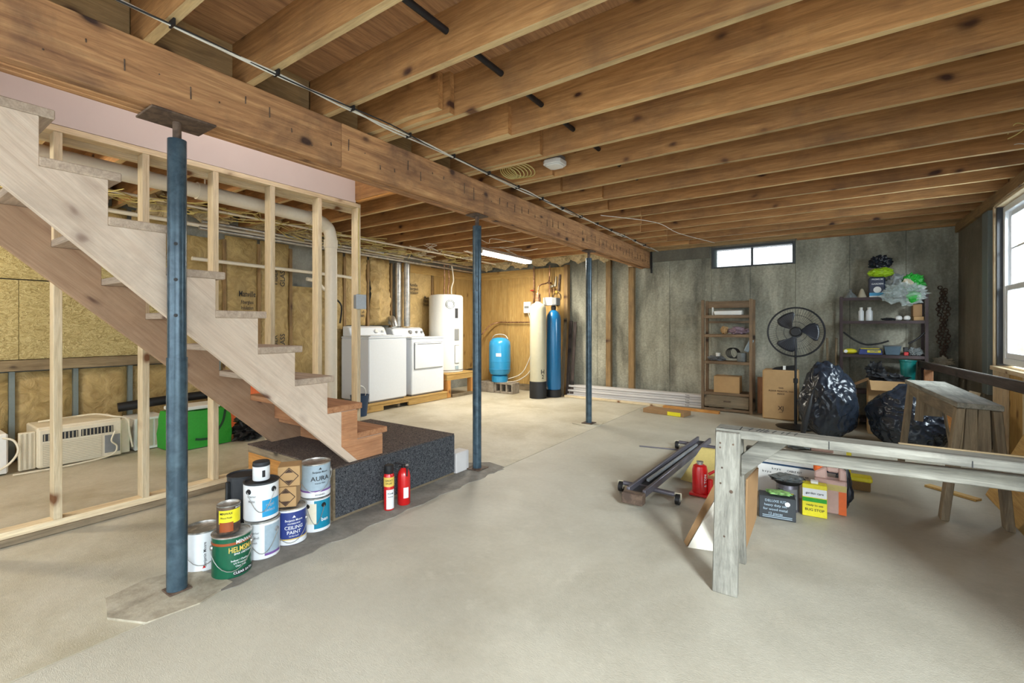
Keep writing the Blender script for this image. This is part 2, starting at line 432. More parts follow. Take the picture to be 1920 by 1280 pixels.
_txt = {}
def text_geo(s):
    if s in _txt: return _txt[s]
    cu = bpy.data.curves.new('t', 'FONT'); cu.body = s; cu.size = 1.0; cu.align_x = 'CENTER'; cu.align_y = 'CENTER'; cu.resolution_u = 2
    cu.offset = 0.012
    o = bpy.data.objects.new('t', cu); C.objects.link(o)
    dg = bpy.context.evaluated_depsgraph_get(); dg.update()
    me = bpy.data.meshes.new_from_object(o.evaluated_get(dg))
    g = ([tuple(v.co) for v in me.vertices], [tuple(p.vertices) for p in me.polygons])
    bpy.data.objects.remove(o); bpy.data.curves.remove(cu); bpy.data.meshes.remove(me)
    _txt[s] = g; return g
def text_plane(mb, s, o, u, v, size, sx=1.0):
    vs, fs = text_geo(s); o = Vector(o); u = Vector(u).normalized(); v = Vector(v).normalized(); n = u.cross(v)
    return mb.add([o + u*(p[0]*size*sx) + v*(p[1]*size) + n*0.001 for p in vs], fs)
def text_cyl(mb, s, c, r, ang, z, size, sx=1.0):
    vs, fs = text_geo(s)
    return mb.add([(c[0]+(r+0.0016)*math.cos(ang + p[0]*size*sx/r), c[1]+(r+0.0016)*math.sin(ang + p[0]*size*sx/r), c[2]+z+p[1]*size) for p in vs], fs)
def smoothpts(pts, k=4):
    P = [Vector(p) for p in pts]; out = []
    for i in range(len(P)-1):
        p0 = P[max(i-1,0)]; p1 = P[i]; p2 = P[i+1]; p3 = P[min(i+2,len(P)-1)]
        for j in range(k):
            t = j/k
            out.append(0.5*((2*p1)+(-p0+p2)*t+(2*p0-5*p1+4*p2-p3)*t*t+(-p0+3*p1-3*p2+p3)*t**3))
    out.append(P[-1]); return out
def sheet(mb, fn, nu, nv, thick_dir, th=0.004):
    # fn(u,v) -> point; a thin closed sheet
    t = Vector(thick_dir)*th; vs = []
    for k in (0, 1):
        for i in range(nu+1):
            for j in range(nv+1): vs.append(Vector(fn(i/nu, j/nv)) - t*k)
    n = (nu+1)*(nv+1); f = []
    g = lambda i, j, k: k*n + i*(nv+1) + j
    for i in range(nu):
        for j in range(nv):
            f.append((g(i,j,0), g(i+1,j,0), g(i+1,j+1,0), g(i,j+1,0)))
            f.append((g(i,j,1), g(i,j+1,1), g(i+1,j+1,1), g(i+1,j,1)))
    for i in range(nu):
        f.append((g(i,0,0), g(i,0,1), g(i+1,0,1), g(i+1,0,0))); f.append((g(i,nv,0), g(i+1,nv,0), g(i+1,nv,1), g(i,nv,1)))
    for j in range(nv):
        f.append((g(0,j,0), g(0,j+1,0), g(0,j+1,1), g(0,j,1))); f.append((g(nu,j,0), g(nu,j,1), g(nu,j+1,1), g(nu,j+1,0)))
    return mb.add(vs, f)
# thin clear glass that lets daylight straight through
def thin_glass(name, tint, gl=0.08, haze=0.0):
    m = bpy.data.materials.new(name); m.use_nodes = True; nt = m.node_tree; nt.nodes.clear()
    out = nt.nodes.new('ShaderNodeOutputMaterial'); tr = nt.nodes.new('ShaderNodeBsdfTransparent'); g = nt.nodes.new('ShaderNodeBsdfGlossy')
    tr.inputs[0].default_value = rgba(tint); g.inputs['Roughness'].default_value = 0.03
    mx = nt.nodes.new('ShaderNodeMixShader'); mx.inputs[0].default_value = gl
    nt.links.new(tr.outputs[0], mx.inputs[1]); nt.links.new(g.outputs[0], mx.inputs[2])
    last = mx.outputs[0]
    if haze:
        d = nt.nodes.new('ShaderNodeBsdfTranslucent'); d.inputs[0].default_value = (0.9, 0.9, 0.88, 1)
        v = coords(nt, (1, 1, 1)); f = noise_n(nt, v, 22, 5, 0.7)
        mp = nt.nodes.new('ShaderNodeMath'); mp.operation = 'MULTIPLY'; mp.inputs[1].default_value = haze*2
        nt.links.new(f, mp.inputs[0])
        m2 = nt.nodes.new('ShaderNodeMixShader'); nt.links.new(mp.outputs[0], m2.inputs[0])
        nt.links.new(last, m2.inputs[1]); nt.links.new(d.outputs[0], m2.inputs[2]); last = m2.outputs[0]
    nt.links.new(last, out.inputs[0]); return m
M_pane = thin_glass('clear_window_glass', (0.93, 0.97, 0.98))
M_pane_dusty = thin_glass('dusty_basement_glass', (0.95, 0.95, 0.95), 0.04, 0.25)

# =============================================================== FLOOR
fl = struct('floor')
YF, YB, XL, XR = -2.5, 7.4, -6.0, 1.268
def slab(name, x0, x1, z1, mat, nx=1):
    bx(name, mat, fl, x0, YF-0.3, -0.15, x1, YB+0.2, z1)
slab('new_slab', -2.27, XR+0.25, 0.0, M_floor_new)
slab('old_slab', XL-0.2, -2.285, -0.003, M_floor_old)
bx('joint_filler', M_curb, fl, -2.285, YF-0.3, -0.15, -2.27, YB+0.2, -0.008)
mb = MB(); rr = random.Random(3)
pts = []
for i in range(36):
    y = 0.98 + i*0.062
    pts.append((-2.26 + 0.012*math.sin(i*1.3) + rr.uniform(-.008, .008), y))
poly = [(-2.50, 3.16), (-2.50, 0.98)] + pts
mb.prism(poly, 'Z', -0.02, 0.004); mb.build('cement_strip', M_curb, fl, smooth=False)
mb = MB(); mb.prism([(-2.62,0.66),(-2.44,0.62),(-2.27,0.70),(-2.24,0.88),(-2.30,1.04),(-2.44,1.02),(-2.60,0.98),(-2.66,0.82)], 'Z', -0.02, 0.006)
mb.build('footing_patch', concrete('chipped_footing', S(170,160,140), S(140,130,112), S(190,182,164), False, 5), fl, smooth=False)
mb = MB(); mb.prism([(-2.58,2.93),(-2.34,2.90),(-2.25,3.02),(-2.27,3.2),(-2.46,3.24),(-2.60,3.12)], 'Z', -0.02, 0.005)
mb.build('footing_patch', M_curb, fl, smooth=False)
mb = MB(); mb.prism([(-2.60,5.12),(-2.40,5.08),(-2.28,5.2),(-2.30,5.38),(-2.50,5.40),(-2.62,5.28)], 'Z', -0.02, 0.005)
mb.build('footing_patch', M_floor_old, fl, smooth=False)

# =============================================================== CEILING
ce = struct('ceiling', (0, 0, 2.4))
JY = [0.313 + 0.4195*i for i in range(-6, 17)]
JB, JT = 2.40, 2.635
def joist(x0, x1, y, z0=JB, name='joist', mat=None, t=0.019):
    # slightly crowned and uneven board: six cross-sections
    n = 6; vs = []
    for i in range(n+1):
        x = x0 + (x1-x0)*i/n; w = 0.004*math.sin(i*1.7 + y*9)
        dz = 0.004*math.sin(i*1.1 + y*5)
        vs += [(x, y-t+w, z0+dz), (x, y+t+w, z0+dz), (x, y+t+w, JT), (x, y-t+w, JT)]
    f = []
    for i in range(n):
        a = i*4
        for k in range(4): f.append((a+k, a+(k+1) % 4, a+4+(k+1) % 4, a+4+k))
    f += [(3,2,1,0), (n*4, n*4+1, n*4+2, n*4+3)]
    o = MB().add(vs, f).build(name, mat or wood('joist','X'), ce, smooth=False)
    o.data.materials.append(wood('joist_edge_lit','X'))      # paler lower edge: light from below put into the wood colour
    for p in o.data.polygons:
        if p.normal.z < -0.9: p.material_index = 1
    return o
for i, y in enumerate(JY):
    joist(-2.50 if y < 2.6 else -2.62, 1.30, y)
    if y < 2.6: joist(XL+0.02, -3.72, y)
    else: joist(XL+0.02, [-1.74, -1.86, -1.66, -1.80, -1.95][i % 5], y-0.040, JB+0.004)
joist(-2.50, -1.75, 1.992-0.040, JB+0.004, 'lapped_joist_end')
joist(-2.50, -1.64, 2.41-0.040, JB+0.004, 'lapped_joist_end')
joist(-2.50, -1.80, 1.992-0.082, JB+0.03, 'lapped_joist_end')
# rim blocks between the joists along the stair opening
for a, b in zip(JY, JY[1:]):
    if b < 2.95: bx('blocking', wood('stud_dark','Y'), ce, -2.54, a+0.021, JB+0.002, -2.502, b-0.021, JT)
bx('stairwell_trimmer', wood('stud_dark','Y'), ce, -2.58, YF, JB+0.002, -2.542, 2.80, JT)
bx('stairwell_header', wood('header','X'), ce, -3.70, 2.775, 2.385, -2.585, 2.809, JT)
bx('stairwell_trimmer', wood('joist','Y'), ce, -3.76, YF, JB, -3.722, 2.80, JT)
# subfloor sheets
for k, (x0, x1) in enumerate(((-2.58, -1.36), (-1.355, -0.14), (-0.135, 1.08), (1.085, 1.45))):
    for j in range(5):
        y0 = YF - 0.1 + j*2.44 - (1.2 if k % 2 else 0)
        bx('subfloor_sheet', wood('subfloor','Y'), ce, x0, max(y0, YF-.1), JT+0.001, x1, min(y0+2.435, YB+.1), JT+0.02) if min(y0+2.435, YB+.1) > max(y0, YF-.1) else None
for x0, x1 in ((-6.1, -4.92), (-4.915, -3.722)):
    for j in range(5):
        y0 = YF - 0.1 + j*2.44
        if y0 < YB: bx('subfloor_sheet', wood('subfloor','Y'), ce, x0, y0, JT+0.001, x1, min(y0+2.435, YB+.1), JT+0.02)
for j in range(2):
    y0 = 2.815 + j*2.44
    bx('subfloor_sheet', wood('subfloor','Y'), ce, -3.717, y0, JT+0.001, -2.585, min(y0+2.435, YB+.1), JT+0.02)

# =============================================================== STAIRWELL WALLS (upstairs side)
sw = struct('wall_stairwell', (-3.1, 1.2, 2.64))
bx('drywall_sheet', M_drywall, sw, -3.720, -1.1, 2.378, -3.704, 1.335, 3.85)
bx('drywall_sheet', M_drywall, sw, -3.720, 1.337, 2.378, -3.704, 2.775, 3.85)
bx('end_drywall', M_drywall, sw, -3.704, 2.79, JT+0.02, -2.55, 2.806, 3.85)
bx('side_drywall', M_drywall, sw, -2.596, -1.1, JT+.001, -2.582, 2.79, 3.85)
bx('near_drywall', M_drywall, sw, -3.72, -1.12, 2.45, -2.58, -1.102, 3.85)
bx('upper_ceiling', M_drywall, sw, -3.75, -1.15, 3.85, -2.55, 2.83, 3.9)

# =============================================================== BACK WALL
wb = struct('wall_back', (-2.3, 7.4, 0))
# small basement window opening: X -1.36..-0.43
WX0, WX1, WZ0, WZ1 = -1.435, -0.36, 2.065, 2.375
def bp(x0, x1, z0, z1, d=0.0):
    bx('formed_concrete_panel', M_back, wb, x0+0.0012, YB+d, z0, x1-0.0012, YB+0.25, z1, bevel=0.002)
xs = [-3.9, -3.28, -2.66, -2.05, WX0, WX0+0.52, WX1, 0.24, 0.80, XR+0.02]
for i in range(len(xs)-1):
    a, b = xs[i], xs[i+1]; d = [0, .004, -.003, .003, 0, .004, -.002, .003, 0][i]
    if WX0-1e-3 <= a < WX1-1e-3: bp(a, b, -0.05, WZ0, d)
    else: bp(a, b, -0.05, 2.40, d)
bx('foundation_ledge', concrete('poured_concrete_ledge', S(104,100,88), S(84,80,70), S(126,120,106), True, 2.0), wb, -2.30, YB-0.035, 2.23, WX0-0.02, YB-0.004, 2.40, 0.003)
bx('left_foundation_stub', M_back, wb, XL-0.2, YB+0.0, -0.05, -3.9, YB+0.25, 2.4)
bx('sill_plate', wood('joist','X'), wb, WX1+.02, YB-0.03, 2.378, XR, YB+0.02, 2.40)
# framed plywood panelling on the left of the back wall
for x0, x1 in ((-5.93, -5.10), (-5.095, -4.50), (-4.495, -3.88)):
    bx('plywood_panel', wood('ply','Z'), wb, x0, 7.30, 0.12, x1, 7.315, 2.27, bevel=0.002)
bx('plywood_top_rail', wood('ply','X'), wb, -5.93, 7.285, 2.12, -4.5, 7.298, 2.27, bevel=0.002)
bx('base_plate', wood('greybrown','X'), wb, -5.9, 7.30, 0.0, -3.88, 7.385, 0.115)
bx('edge_stud', wood('stud_dark','Z'), wb, -3.875, 7.29, 0.0, -3.80, 7.385, 2.30, bevel=0.003)
bx('wall_stud', wood('stud_dark','Z'), wb, -3.085, 7.305, 0.0, -3.0, 7.39, 2.33, bevel=0.003)
bx('wall_stud', wood('stud_dark','Z'), wb, -2.69, 7.305, 0.0, -2.60, 7.39, 2.17, bevel=0.003)
bx('stud_block', wood('pine','X'), wb, -2.70, 7.30, 2.175, -2.36, 7.39, 2.235, bevel=0.003)
bx('rear_rim_board', wood('stud_dark','X'), ce, XL-.1, YB-.03, JB, XR+.2, YB+.02, JT+.02)
bx('beam_pocket', M_black, wb, -2.345, 7.36, 2.06, -2.325, 7.392, 2.40)

# =============================================================== LEFT WALL
wl = struct('wall_left', (-6.0, 2.4, 0))
bx('foundation_concrete', concrete('left_foundation', S(140,140,132), S(104,104,98), S(170,168,156)), wl, XL-0.25, YF-0.2, -0.1, XL-0.03, YB+0.2, 2.75)
def batt(y0, y1, z0, z1, seed, mat, bulge=0.045, x=XL+0.0, crumple=0.012, par=wl):
    def fn(u, v):
        yy = y0 + (y1-y0)*u; zz = z0 + (z1-z0)*v
        e = min(u, 1-u)*2; e2 = min(v, 1-v)*2
        b = bulge*(1-(1-min(1, e*1.6))**2)*(1-(1-min(1, e2*5))**2)
        n = noise.noise(Vector((yy*9, zz*4, seed*3.7)))*crumple + abs(noise.noise(Vector((yy*22, zz*13, seed))))*crumple
        return (x + 0.008 + b + n, yy, zz)
    mb = MB(); sheet(mb, fn, 12, 30, (1, 0, 0), 0.006)
    return mb.build('insulation_batt', mat, par)
# lower knee-wall batts with grey-blue studs between them
yy = -0.4; k = 0
while yy < 2.9:
    batt(yy+0.02, yy+0.40, 0.03, 0.79, k, M_kraft, 0.03); k += 1
    bx('knee_stud', M_zinc, wl, XL-.02, yy-0.018, 0.0, XL+0.05, yy+0.018, 0.80)
    yy += 0.42
bx('ledger_board', wood('ledger','Y'), wl, XL-.02, -0.6, 0.805, XL+0.095, 2.30, 0.90, bevel=0.003)
for (y0, y1, z0, z1) in ((-0.6, 0.9, 0.905, 1.615), (0.903, 2.14, 0.905, 1.615), (-0.6, 2.14, 1.625, 1.93)):
    bx('osb_sheet', M_osb, wl, XL+0.0, y0, z0, XL+0.055, y1, z1, bevel=0.002)
bx('top_ledger', wood('ledger','Y'), wl, XL-.02, -0.6, 1.935, XL+0.07, 2.14, 1.99, bevel=0.003)
for k, y0 in enumerate((-0.4, 0.02, 0.44, 0.86, 1.28, 1.70)):
    batt(y0+.02, y0+.40, 2.0, 2.42, 60+k, M_kraft, 0.03)
# tall insulated bays behind the stairs and laundry
bays = [(2.20, 2.60, .30, 2.24, M_kraft), (2.62, 3.00, .10, 2.30, M_kraft), (3.04, 3.42, .10, 2.30, M_kraft),
        (3.46, 3.84, .10, 1.75, M_kraft), (3.88, 4.26, .10, 2.30, M_kraft), (4.30, 4.68, 1.22, 2.30, M_kraft2),
        (4.74, 5.14, 1.22, 2.30, M_kraft2), (5.44, 6.12, .10, 2.30, M_kraft2)]
for k, (a, b, z0, z1, m) in enumerate(bays):
    batt(a, b, z0, z1, k+20, m, 0.10 if k == 6 else .05 if k == 5 else 0.03, crumple=0.055 if k == 6 else .03 if k == 5 else 0.012)
for y in (2.18, 2.60+.01, 3.02, 3.44, 3.86, 4.28, 4.71, 5.18, 5.40, 6.14):
    bx('wall_stud', wood('stud_dark','Z'), wl, XL-.02, y-0.019, 0.0, XL+0.03, y+0.019, 2.25)
for y0, y1 in ((6.16, 6.74), (6.745, 7.29)):
    bx('plywood_panel', wood('ply','Z'), wl, XL+0.03, y0, 0.35, XL+0.045, y1, 2.27, bevel=0.002)
bx('plywood_top_rail', wood('ply','Y'), wl, XL+0.046, 5.3, 2.13, XL+0.06, 7.28, 2.27, bevel=0.002)
# print on the insulation facing
tm = MB()
for (y, z, s, t) in ((2.88, 1.60, .10, 'Manville'), (2.88, 1.50, .062, 'Fiberglass'), (2.88, 1.43, .062, 'Insulation'), (2.88, 1.33, .040, 'Thermal Barrier'), (2.88, 1.28, .036, 'Vapor Retarder')):
    text_plane(tm, t, (XL+0.075, y-.03, z), (0, 1, 0), (0, 0, 1), s, 0.62)
for (y, z) in ((3.24, 1.85), (3.24, .98)):
    for q, t in enumerate(('FIBER', 'GLASS')): text_plane(tm, t, (XL+0.075, y-.04+q*.1, z), (0, 0, 1), (0, -1, 0), 0.09)
for (y, z) in ((5.62, 1.92), (5.62, .86), (5.98, 1.72), (4.48, 1.5)):
    for q, t in enumerate(('Manville', 'Fiberglass', 'Insulation')): text_plane(tm, t, (XL+0.075, y, z-q*.065), (0, 1, 0), (0, 0, 1), 0.075, .8)
tm.build('printed_lettering', M_ink, wl, smooth=False)
# crumpled batts stuffed at the rim above the left and back walls
for k in range(13):
    y = 0.2 + k*0.56
    MB().blob((XL+0.13, y, 2.50), (0.16, 0.20, 0.12), 90+k, 0.4, 2.2, 3, None, 0.7).build('rim_insulation', M_batt, wl)
for k in range(7):
    x = -5.6 + k*0.42
    MB().blob((x, 7.24, 2.45), (0.20, 0.13, 0.13), 120+k, 0.4, 2.2, 3, None, 0.7).build('rim_insulation', M_batt, wb)

# =============================================================== RIGHT WALL (concrete return, framed part with window and patio door)
wr = struct('wall_right', (1.35, 3.0, 0))
bx('concrete_return', M_right, wr, XR, 6.36, -0.05, XR+0.25, YB+0.2, 2.40, bevel=0.01)
bx('flashing_strip', M_zinc, wr, XR-0.012, 6.16, 0.55, XR+0.18, 6.35, 2.33, bevel=0.003)
W_Y0, W_Y1, W_Z0, W_Z1 = 4.66, 5.95, 0.86, 2.275
SHX = XR + 0.10
for y0, y1, z0, z1 in ((5.99, 6.155, 0.0, 2.31), (4.62, 5.98, 0.0, 0.80), (3.40, 4.615, 0.0, 2.31), (2.18, 3.395, 0.0, 2.31), (1.43, 2.175, 0.0, 2.31), (-2.6, -2.36, 0.0, 2.31)):
    bx('plywood_sheathing', wood('ply','Z'), wr, SHX, y0, z0, SHX+0.02, y1, z1, bevel=0.002)
bx('plywood_sheathing', wood('ply','Z'), wr, SHX, -2.36, 2.12, SHX+0.02, 1.43, 2.31)
for y in (6.03, 5.24, 4.6, 3.40, 2.18, 1.45, -2.38):
    z1 = 0.80 if y == 5.24 else 2.29
    bx('wall_stud', wood('pine','Z'), wr, XR, y-0.019, 0.04, SHX-.001, y+0.019, z1, bevel=0.002)
bx('bottom_plate', wood('pine','Y'), wr, XR, 1.44, 0.0, SHX-.001, 6.15, 0.038, bevel=0.002)
bx('header_board', wood('stud_dark','Y'), wr, XR-0.03, 1.2, 2.30, XR+0.14, YB-.0, 2.398, bevel=0.003)
bx('header_board', wood('stud_dark','Y'), wr, XR-0.03, -2.6, 2.30, XR+0.14, 1.19, 2.398, bevel=0.003)
bx('rim_board', wood('stud_dark','Y'), wr, XR+0.04, YF-.1, 2.401, XR+0.08, YB+.2, 2.63)
bx('sill_board', wood('pine','Y'), wr, XR-0.03, 4.58, 0.805, XR+0.14, 6.00, 0.843, bevel=0.003)
bx('exterior_sheathing', M_right, wr, SHX+0.03, 1.43, 0.0, SHX+0.09, W_Y0, 2.7)
bx('exterior_sheathing', M_right, wr, SHX+0.03, W_Y1+.02, 0.0, SHX+0.09, 6.36, 2.7)
bx('exterior_sheathing', M_right, wr, SHX+0.03, W_Y0, 0.0, SHX+0.09, W_Y1+.02, 0.80)
bx('exterior_sheathing', M_right, wr, SHX+0.03, W_Y0, 2.30, SHX+0.09, W_Y1+.02, 2.7)
bx('exterior_sheathing', M_right, wr, SHX+0.03, YF-.2, 0.0, SHX+0.09, -2.36, 2.7)
bx('exterior_sheathing', M_right, wr, SHX+0.03, -2.36, 2.13, SHX+0.09, 1.43, 2.7)

# window_1: white double-hung window
w1 = struct('window_1', (XR+0.05, 5.3, W_Z0))
wx0, wx1 = XR+0.035, XR+0.11
for (y0, y1, z0, z1) in ((W_Y1-.055, W_Y1-.02, W_Z0-.01, W_Z1), (W_Y0, W_Y0+.035, W_Z0-.01, W_Z1)):
    bx('black_flashing', M_dark, w1, XR+0.0, y0+.02, z0, XR+0.12, y1+.02, z1)
bx('timber_liner', wood('pine','Z'), w1, XR-0.012, W_Y1+0.0, W_Z0-.05, XR+0.13, W_Y1+.035, W_Z1+.02, bevel=0.002)
bx('timber_liner', wood('pine','Y'), w1, XR-0.012, W_Y0, W_Z1, XR+0.13, W_Y1, W_Z1+.03, bevel=0.002)
a0, a1, b0, b1 = W_Y0+.06, W_Y1-.045, W_Z0+.005, W_Z1-.005
def ring(name, mat, par, x0, x1, y0, y1, z0, z1, w, bev=0.004):
    mb = MB(); mb.box(x0, y0, z0, x1, y0+w, z1).box(x0, y1-w, z0, x1, y1, z1).box(x0, y0+w, z0, x1, y1-w, z0+w).box(x0, y0+w, z1-w, x1, y1-w, z1)
    return mb.build(name, mat, par, bev, smooth=False)
ring('frame', M_deckwhite, w1, wx0, wx1, a0, a1, b0, b1, 0.055)
zm = 1.545
s1 = ring('upper_sash', M_deckwhite, w1, wx0+.03, wx0+.05, a0+.056, a1-.056, zm-.02, b1-.056, 0.045)
s2 = ring('lower_sash', M_deckwhite, w1, wx0+.005, wx0+.028, a0+.056, a1-.056, b0+.056, zm+.02, 0.05)
bx('pane', M_pane, s1, wx0+.038, a0+.10, zm+.02, wx0+.042, a1-.10, b1-.10)
bx('pane', M_pane, s2, wx0+.014, a0+.105, b0+.105, wx0+.018, a1-.105, zm-.03)
g = MB()
for t in (1/3, 2/3): yv = a0+.1+(a1-a0-.2)*t; g.box(wx0+.034, yv-.008, zm+.025, wx0+.046, yv+.008, b1-.10)
zz = (zm+b1)/2 - .02; g.box(wx0+.034, a0+.1, zz-.008, wx0+.046, a1-.1, zz+.008)
g.build('muntin_grid', M_deckwhite, s1, smooth=False)
# window_2: small dusty sliding window high in the back wall
w2 = struct('window_2', ((WX0+WX1)/2, YB+.06, WZ0))
mb = MB(); fr = 0.035
mb.box(WX0, YB-.01, WZ0, WX0+fr, YB+.16, WZ1).box(WX1-fr, YB-.01, WZ0, WX1, YB+.16, WZ1).box(WX0+fr, YB-.01, WZ0, WX1-fr, YB+.16, WZ0+fr*.6).box(WX0+fr, YB-.01, WZ1-fr, WX1-fr, YB+.16, WZ1)
mb.build('frame', plain('dark_grey_window_frame', S(70,74,76), 0.5, 0.2), w2, 0.003, smooth=False)
xm = (WX0+WX1)/2
bx('mullion', plain('dark_grey_window_frame', S(70,74,76), 0.5), w2, xm-.014, YB+.05, WZ0+.02, xm+.014, YB+.09, WZ1-.034, 0.002)
bx('inner_frame', M_zinc, w2, WX0+fr, YB+.04, WZ0+.02, WX0+fr+.03, YB+.1, WZ1-.034, 0.002)
bx('pane', M_pane_dusty, w2, WX0+fr+.03, YB+.066, WZ0+.02, xm-.014, YB+.070, WZ1-.034)
bx('pane', M_pane_dusty, w2, xm+.014, YB+.072, WZ0+.02, WX1-fr, YB+.076, WZ1-.034)
# above-window closure & outside surroundings
bx('window_header', M_right, wb, WX0, YB-.012, WZ1, WX1, YB+.25, 2.40)
bx('outside_ledge', M_right, wb, WX0-.1, YB+.25, 1.9, WX1+.1, YB+.6, 2.0)
tr = struct('trim_1', (3.0, 8.2, 0))
for k in range(14):
    x = 1.62 + k*0.20
    bx('vinyl_board', M_fence, tr, x, 8.2, -0.1, x+0.165, 8.24, 2.7, bevel=0.006)
bx('vinyl_rail', M_deckwhite, tr, 1.62, 8.15, 1.52, 4.4, 8.199, 1.60, bevel=0.006)
bx('outside_ground', concrete('outside_paving', S(170,172,168), S(150,150,146), S(190,190,186)), fl, XR+0.36, -8, -0.2, 9, 14, -0.1)

# =============================================================== WALL BEHIND THE CAMERA, ADDED REAR DOORS, PATIO DOOR
wf = struct('wall_front', (-2.4, YF, 0))
for x0, x1, z0, z1 in ((XL-.2, -3.95, 0, 2.7), (0.75, XR+.2, 0, 2.7), (-3.95, 0.75, 2.28, 2.7)):
    bx('concrete_section', M_back, wf, x0, YF-.25, z0-.02, x1, YF, z1)
d2 = struct('added_rear_door', (-1.6, YF-.1, 0))  # unseen rear glazing, added as an opening for broad fill light
mb = MB()
for x in (-3.95, -2.8, -1.63, -0.46, 0.69): mb.box(x, YF-.16, 0, x+.06, YF-.06, 2.28)
mb.box(-3.89, YF-.16, 2.22, .69, YF-.06, 2.28).box(-3.89, YF-.16, 0.0, .69, YF-.06, .05)
mb.build('frame', M_deckwhite, d2, smooth=False)  # frame of the added rear doors
for x in (-3.89, -2.74, -1.57, -.40): bx('pane', M_pane, d2, x+.01, YF-.11, .06, x+1.07, YF-.105, 2.21)
d1 = struct('door_1', (XR+.08, .1, 0))
mb = MB()
for y in (-2.34, -1.1, 1.36): mb.box(XR+.02, y, 0, XR+.12, y+.06, 2.12)
mb.box(XR+.02, -2.28, 2.06, XR+.12, 1.36, 2.12).box(XR+.02, -2.28, 0.0, XR+.12, 1.36, .05)
mb.build('frame', M_deckwhite, d1, smooth=False)

bx('pane', M_pane, d1, XR+.06, -2.27, .06, XR+.065, -1.11, 2.05); bx('pane', M_pane, d1, XR+.06, -1.03, .06, XR+.065, 1.35, 2.05)
# =============================================================== STUD PARTITION UNDER THE STAIRS
wp = struct('wall_partition', (-3.75, 1.3, 0))
PX0, PX1 = -3.79, -3.70
for y in (0.28, 0.70, 1.12, 1.54, 1.96, 2.38, 2.79):
    bx('stud', wood('pine','Z'), wp, PX0, y-0.0, 0.0775, PX1, y+0.038, 2.335, bevel=0.002)
bx('top_plate', wood('pine','Y'), wp, PX0, -1.1, 2.337, PX1-.001, 2.83, 2.374, bevel=0.002)
bx('bottom_plate', wood('pine','Y'), wp, PX0, -1.1, 0.0385, PX1, 2.83, 0.077, bevel=0.002)
bx('base_plate', wood('greybrown','Y'), wp, PX0, -1.1, 0.0, PX1+.012, 2.83, 0.038, bevel=0.002)
bx('header_plate', wood('pine','Y'), wp, PX0-0.05, -1.1, 2.30, PX0-.001, 2.83, 2.374, bevel=0.002)
# =============================================================== MAIN BEAM, COLUMNS
bm_ = thing('support_beam', (-2.436, 2.4, 2.138), 'long built-up timber beam of nailed planks carried on the three steel columns', 'beam')
BX = [-2.514, -2.475, -2.436, -2.397, -2.358]
for k in range(4):
    cuts = [[-2.5, 3.05, 7.39], [-2.5, 1.9, 7.36], [-2.5, 4.3, 7.36], [-2.5, 1.67, 3.03, 7.39]][k]
    for a, b in zip(cuts, cuts[1:]):
        dz = 0.004*((k*7) % 3)
        bx('beam_plank', wood('beam','Y'), bm_, BX[k]+.0008, a+.001, 2.138+dz, BX[k+1]-.0008, b-.001, 2.399, bevel=0.003)
nb = MB(); rn = random.Random(2)
for i in range(60):
    y = 0.3 + i*0.118; nb.cyl((-2.3585, y, 2.2+0.13*rn.random()), (-2.3555, y, 2.2+0.13*rn.random()), 0.003, n=6)
tag(nb.build('nail_heads', M_rust, bm_), None, None, None, 'stuff')

def column(x, y, first, label, two):
    t = thing('support_column', (x, y, 0), label, 'column', 'steel columns under the beam')
    r = 0.037
    q = .045 if two else .07; MB().box(x-q, y-q, 0.0065, x+q, y+q, 0.014).build('base_plate', M_rust, t, 0.002, smooth=False)
    if two: MB().cyl((x,y,0.014),(x,y,1.06), 0.0405, n=28).build('outer_tube', M_steel_blue, t)
    MB().cyl((x,y,1.0601 if two else 0.014),(x,y,2.045), r, n=28).build('inner_tube' if two else 'tube', M_steel_blue, t)
    MB().cyl((x,y,2.0451),(x,y,2.125), 0.017, n=12).build('jack_screw', M_rust, t)
    w = 0.125 if two else 0.08
    mb = MB(); mb.box(x-w*.75, y-w, 2.126, x+w*.75, y+w, 2.136)
    mb.build('cap_plate', M_rust, t, 0.002, smooth=False)
    if two:
        for k, z in enumerate((1.25, 1.41, 1.57)):
            d = Vector((-x, -y, 0)).normalized(); s = Vector((-d.y, d.x, 0))
            d = (d - s*0.12).normalized()
            a = Vector((x, y, z)) + d*(r-.004); b = Vector((x, y, z)) + d*(r+.0016)
            MB().cyl(a, b, 0.0080, n=12).build('pin_hole', M_black, t)
    else:
        for z in (1.32, 1.5, 1.62) if first == 1 else (1.33, 1.47):
            d = Vector((-x, -y, 0)).normalized()
            MB().cyl(Vector((x,y,z))+d*(r-.004), Vector((x,y,z))+d*(r+.001), 0.006, n=10).build('pin_hole', M_black, t)
column(-2.436, 0.865, 0, 'nearest blue-grey steel column, in front of the staircase beside the paint cans', True)
column(-2.436, 3.035, 1, 'middle blue-grey steel column just beyond the carpeted landing', False)
column(-2.436, 5.24, 2, 'farthest blue-grey steel column, in front of the white boards at the back wall', False)

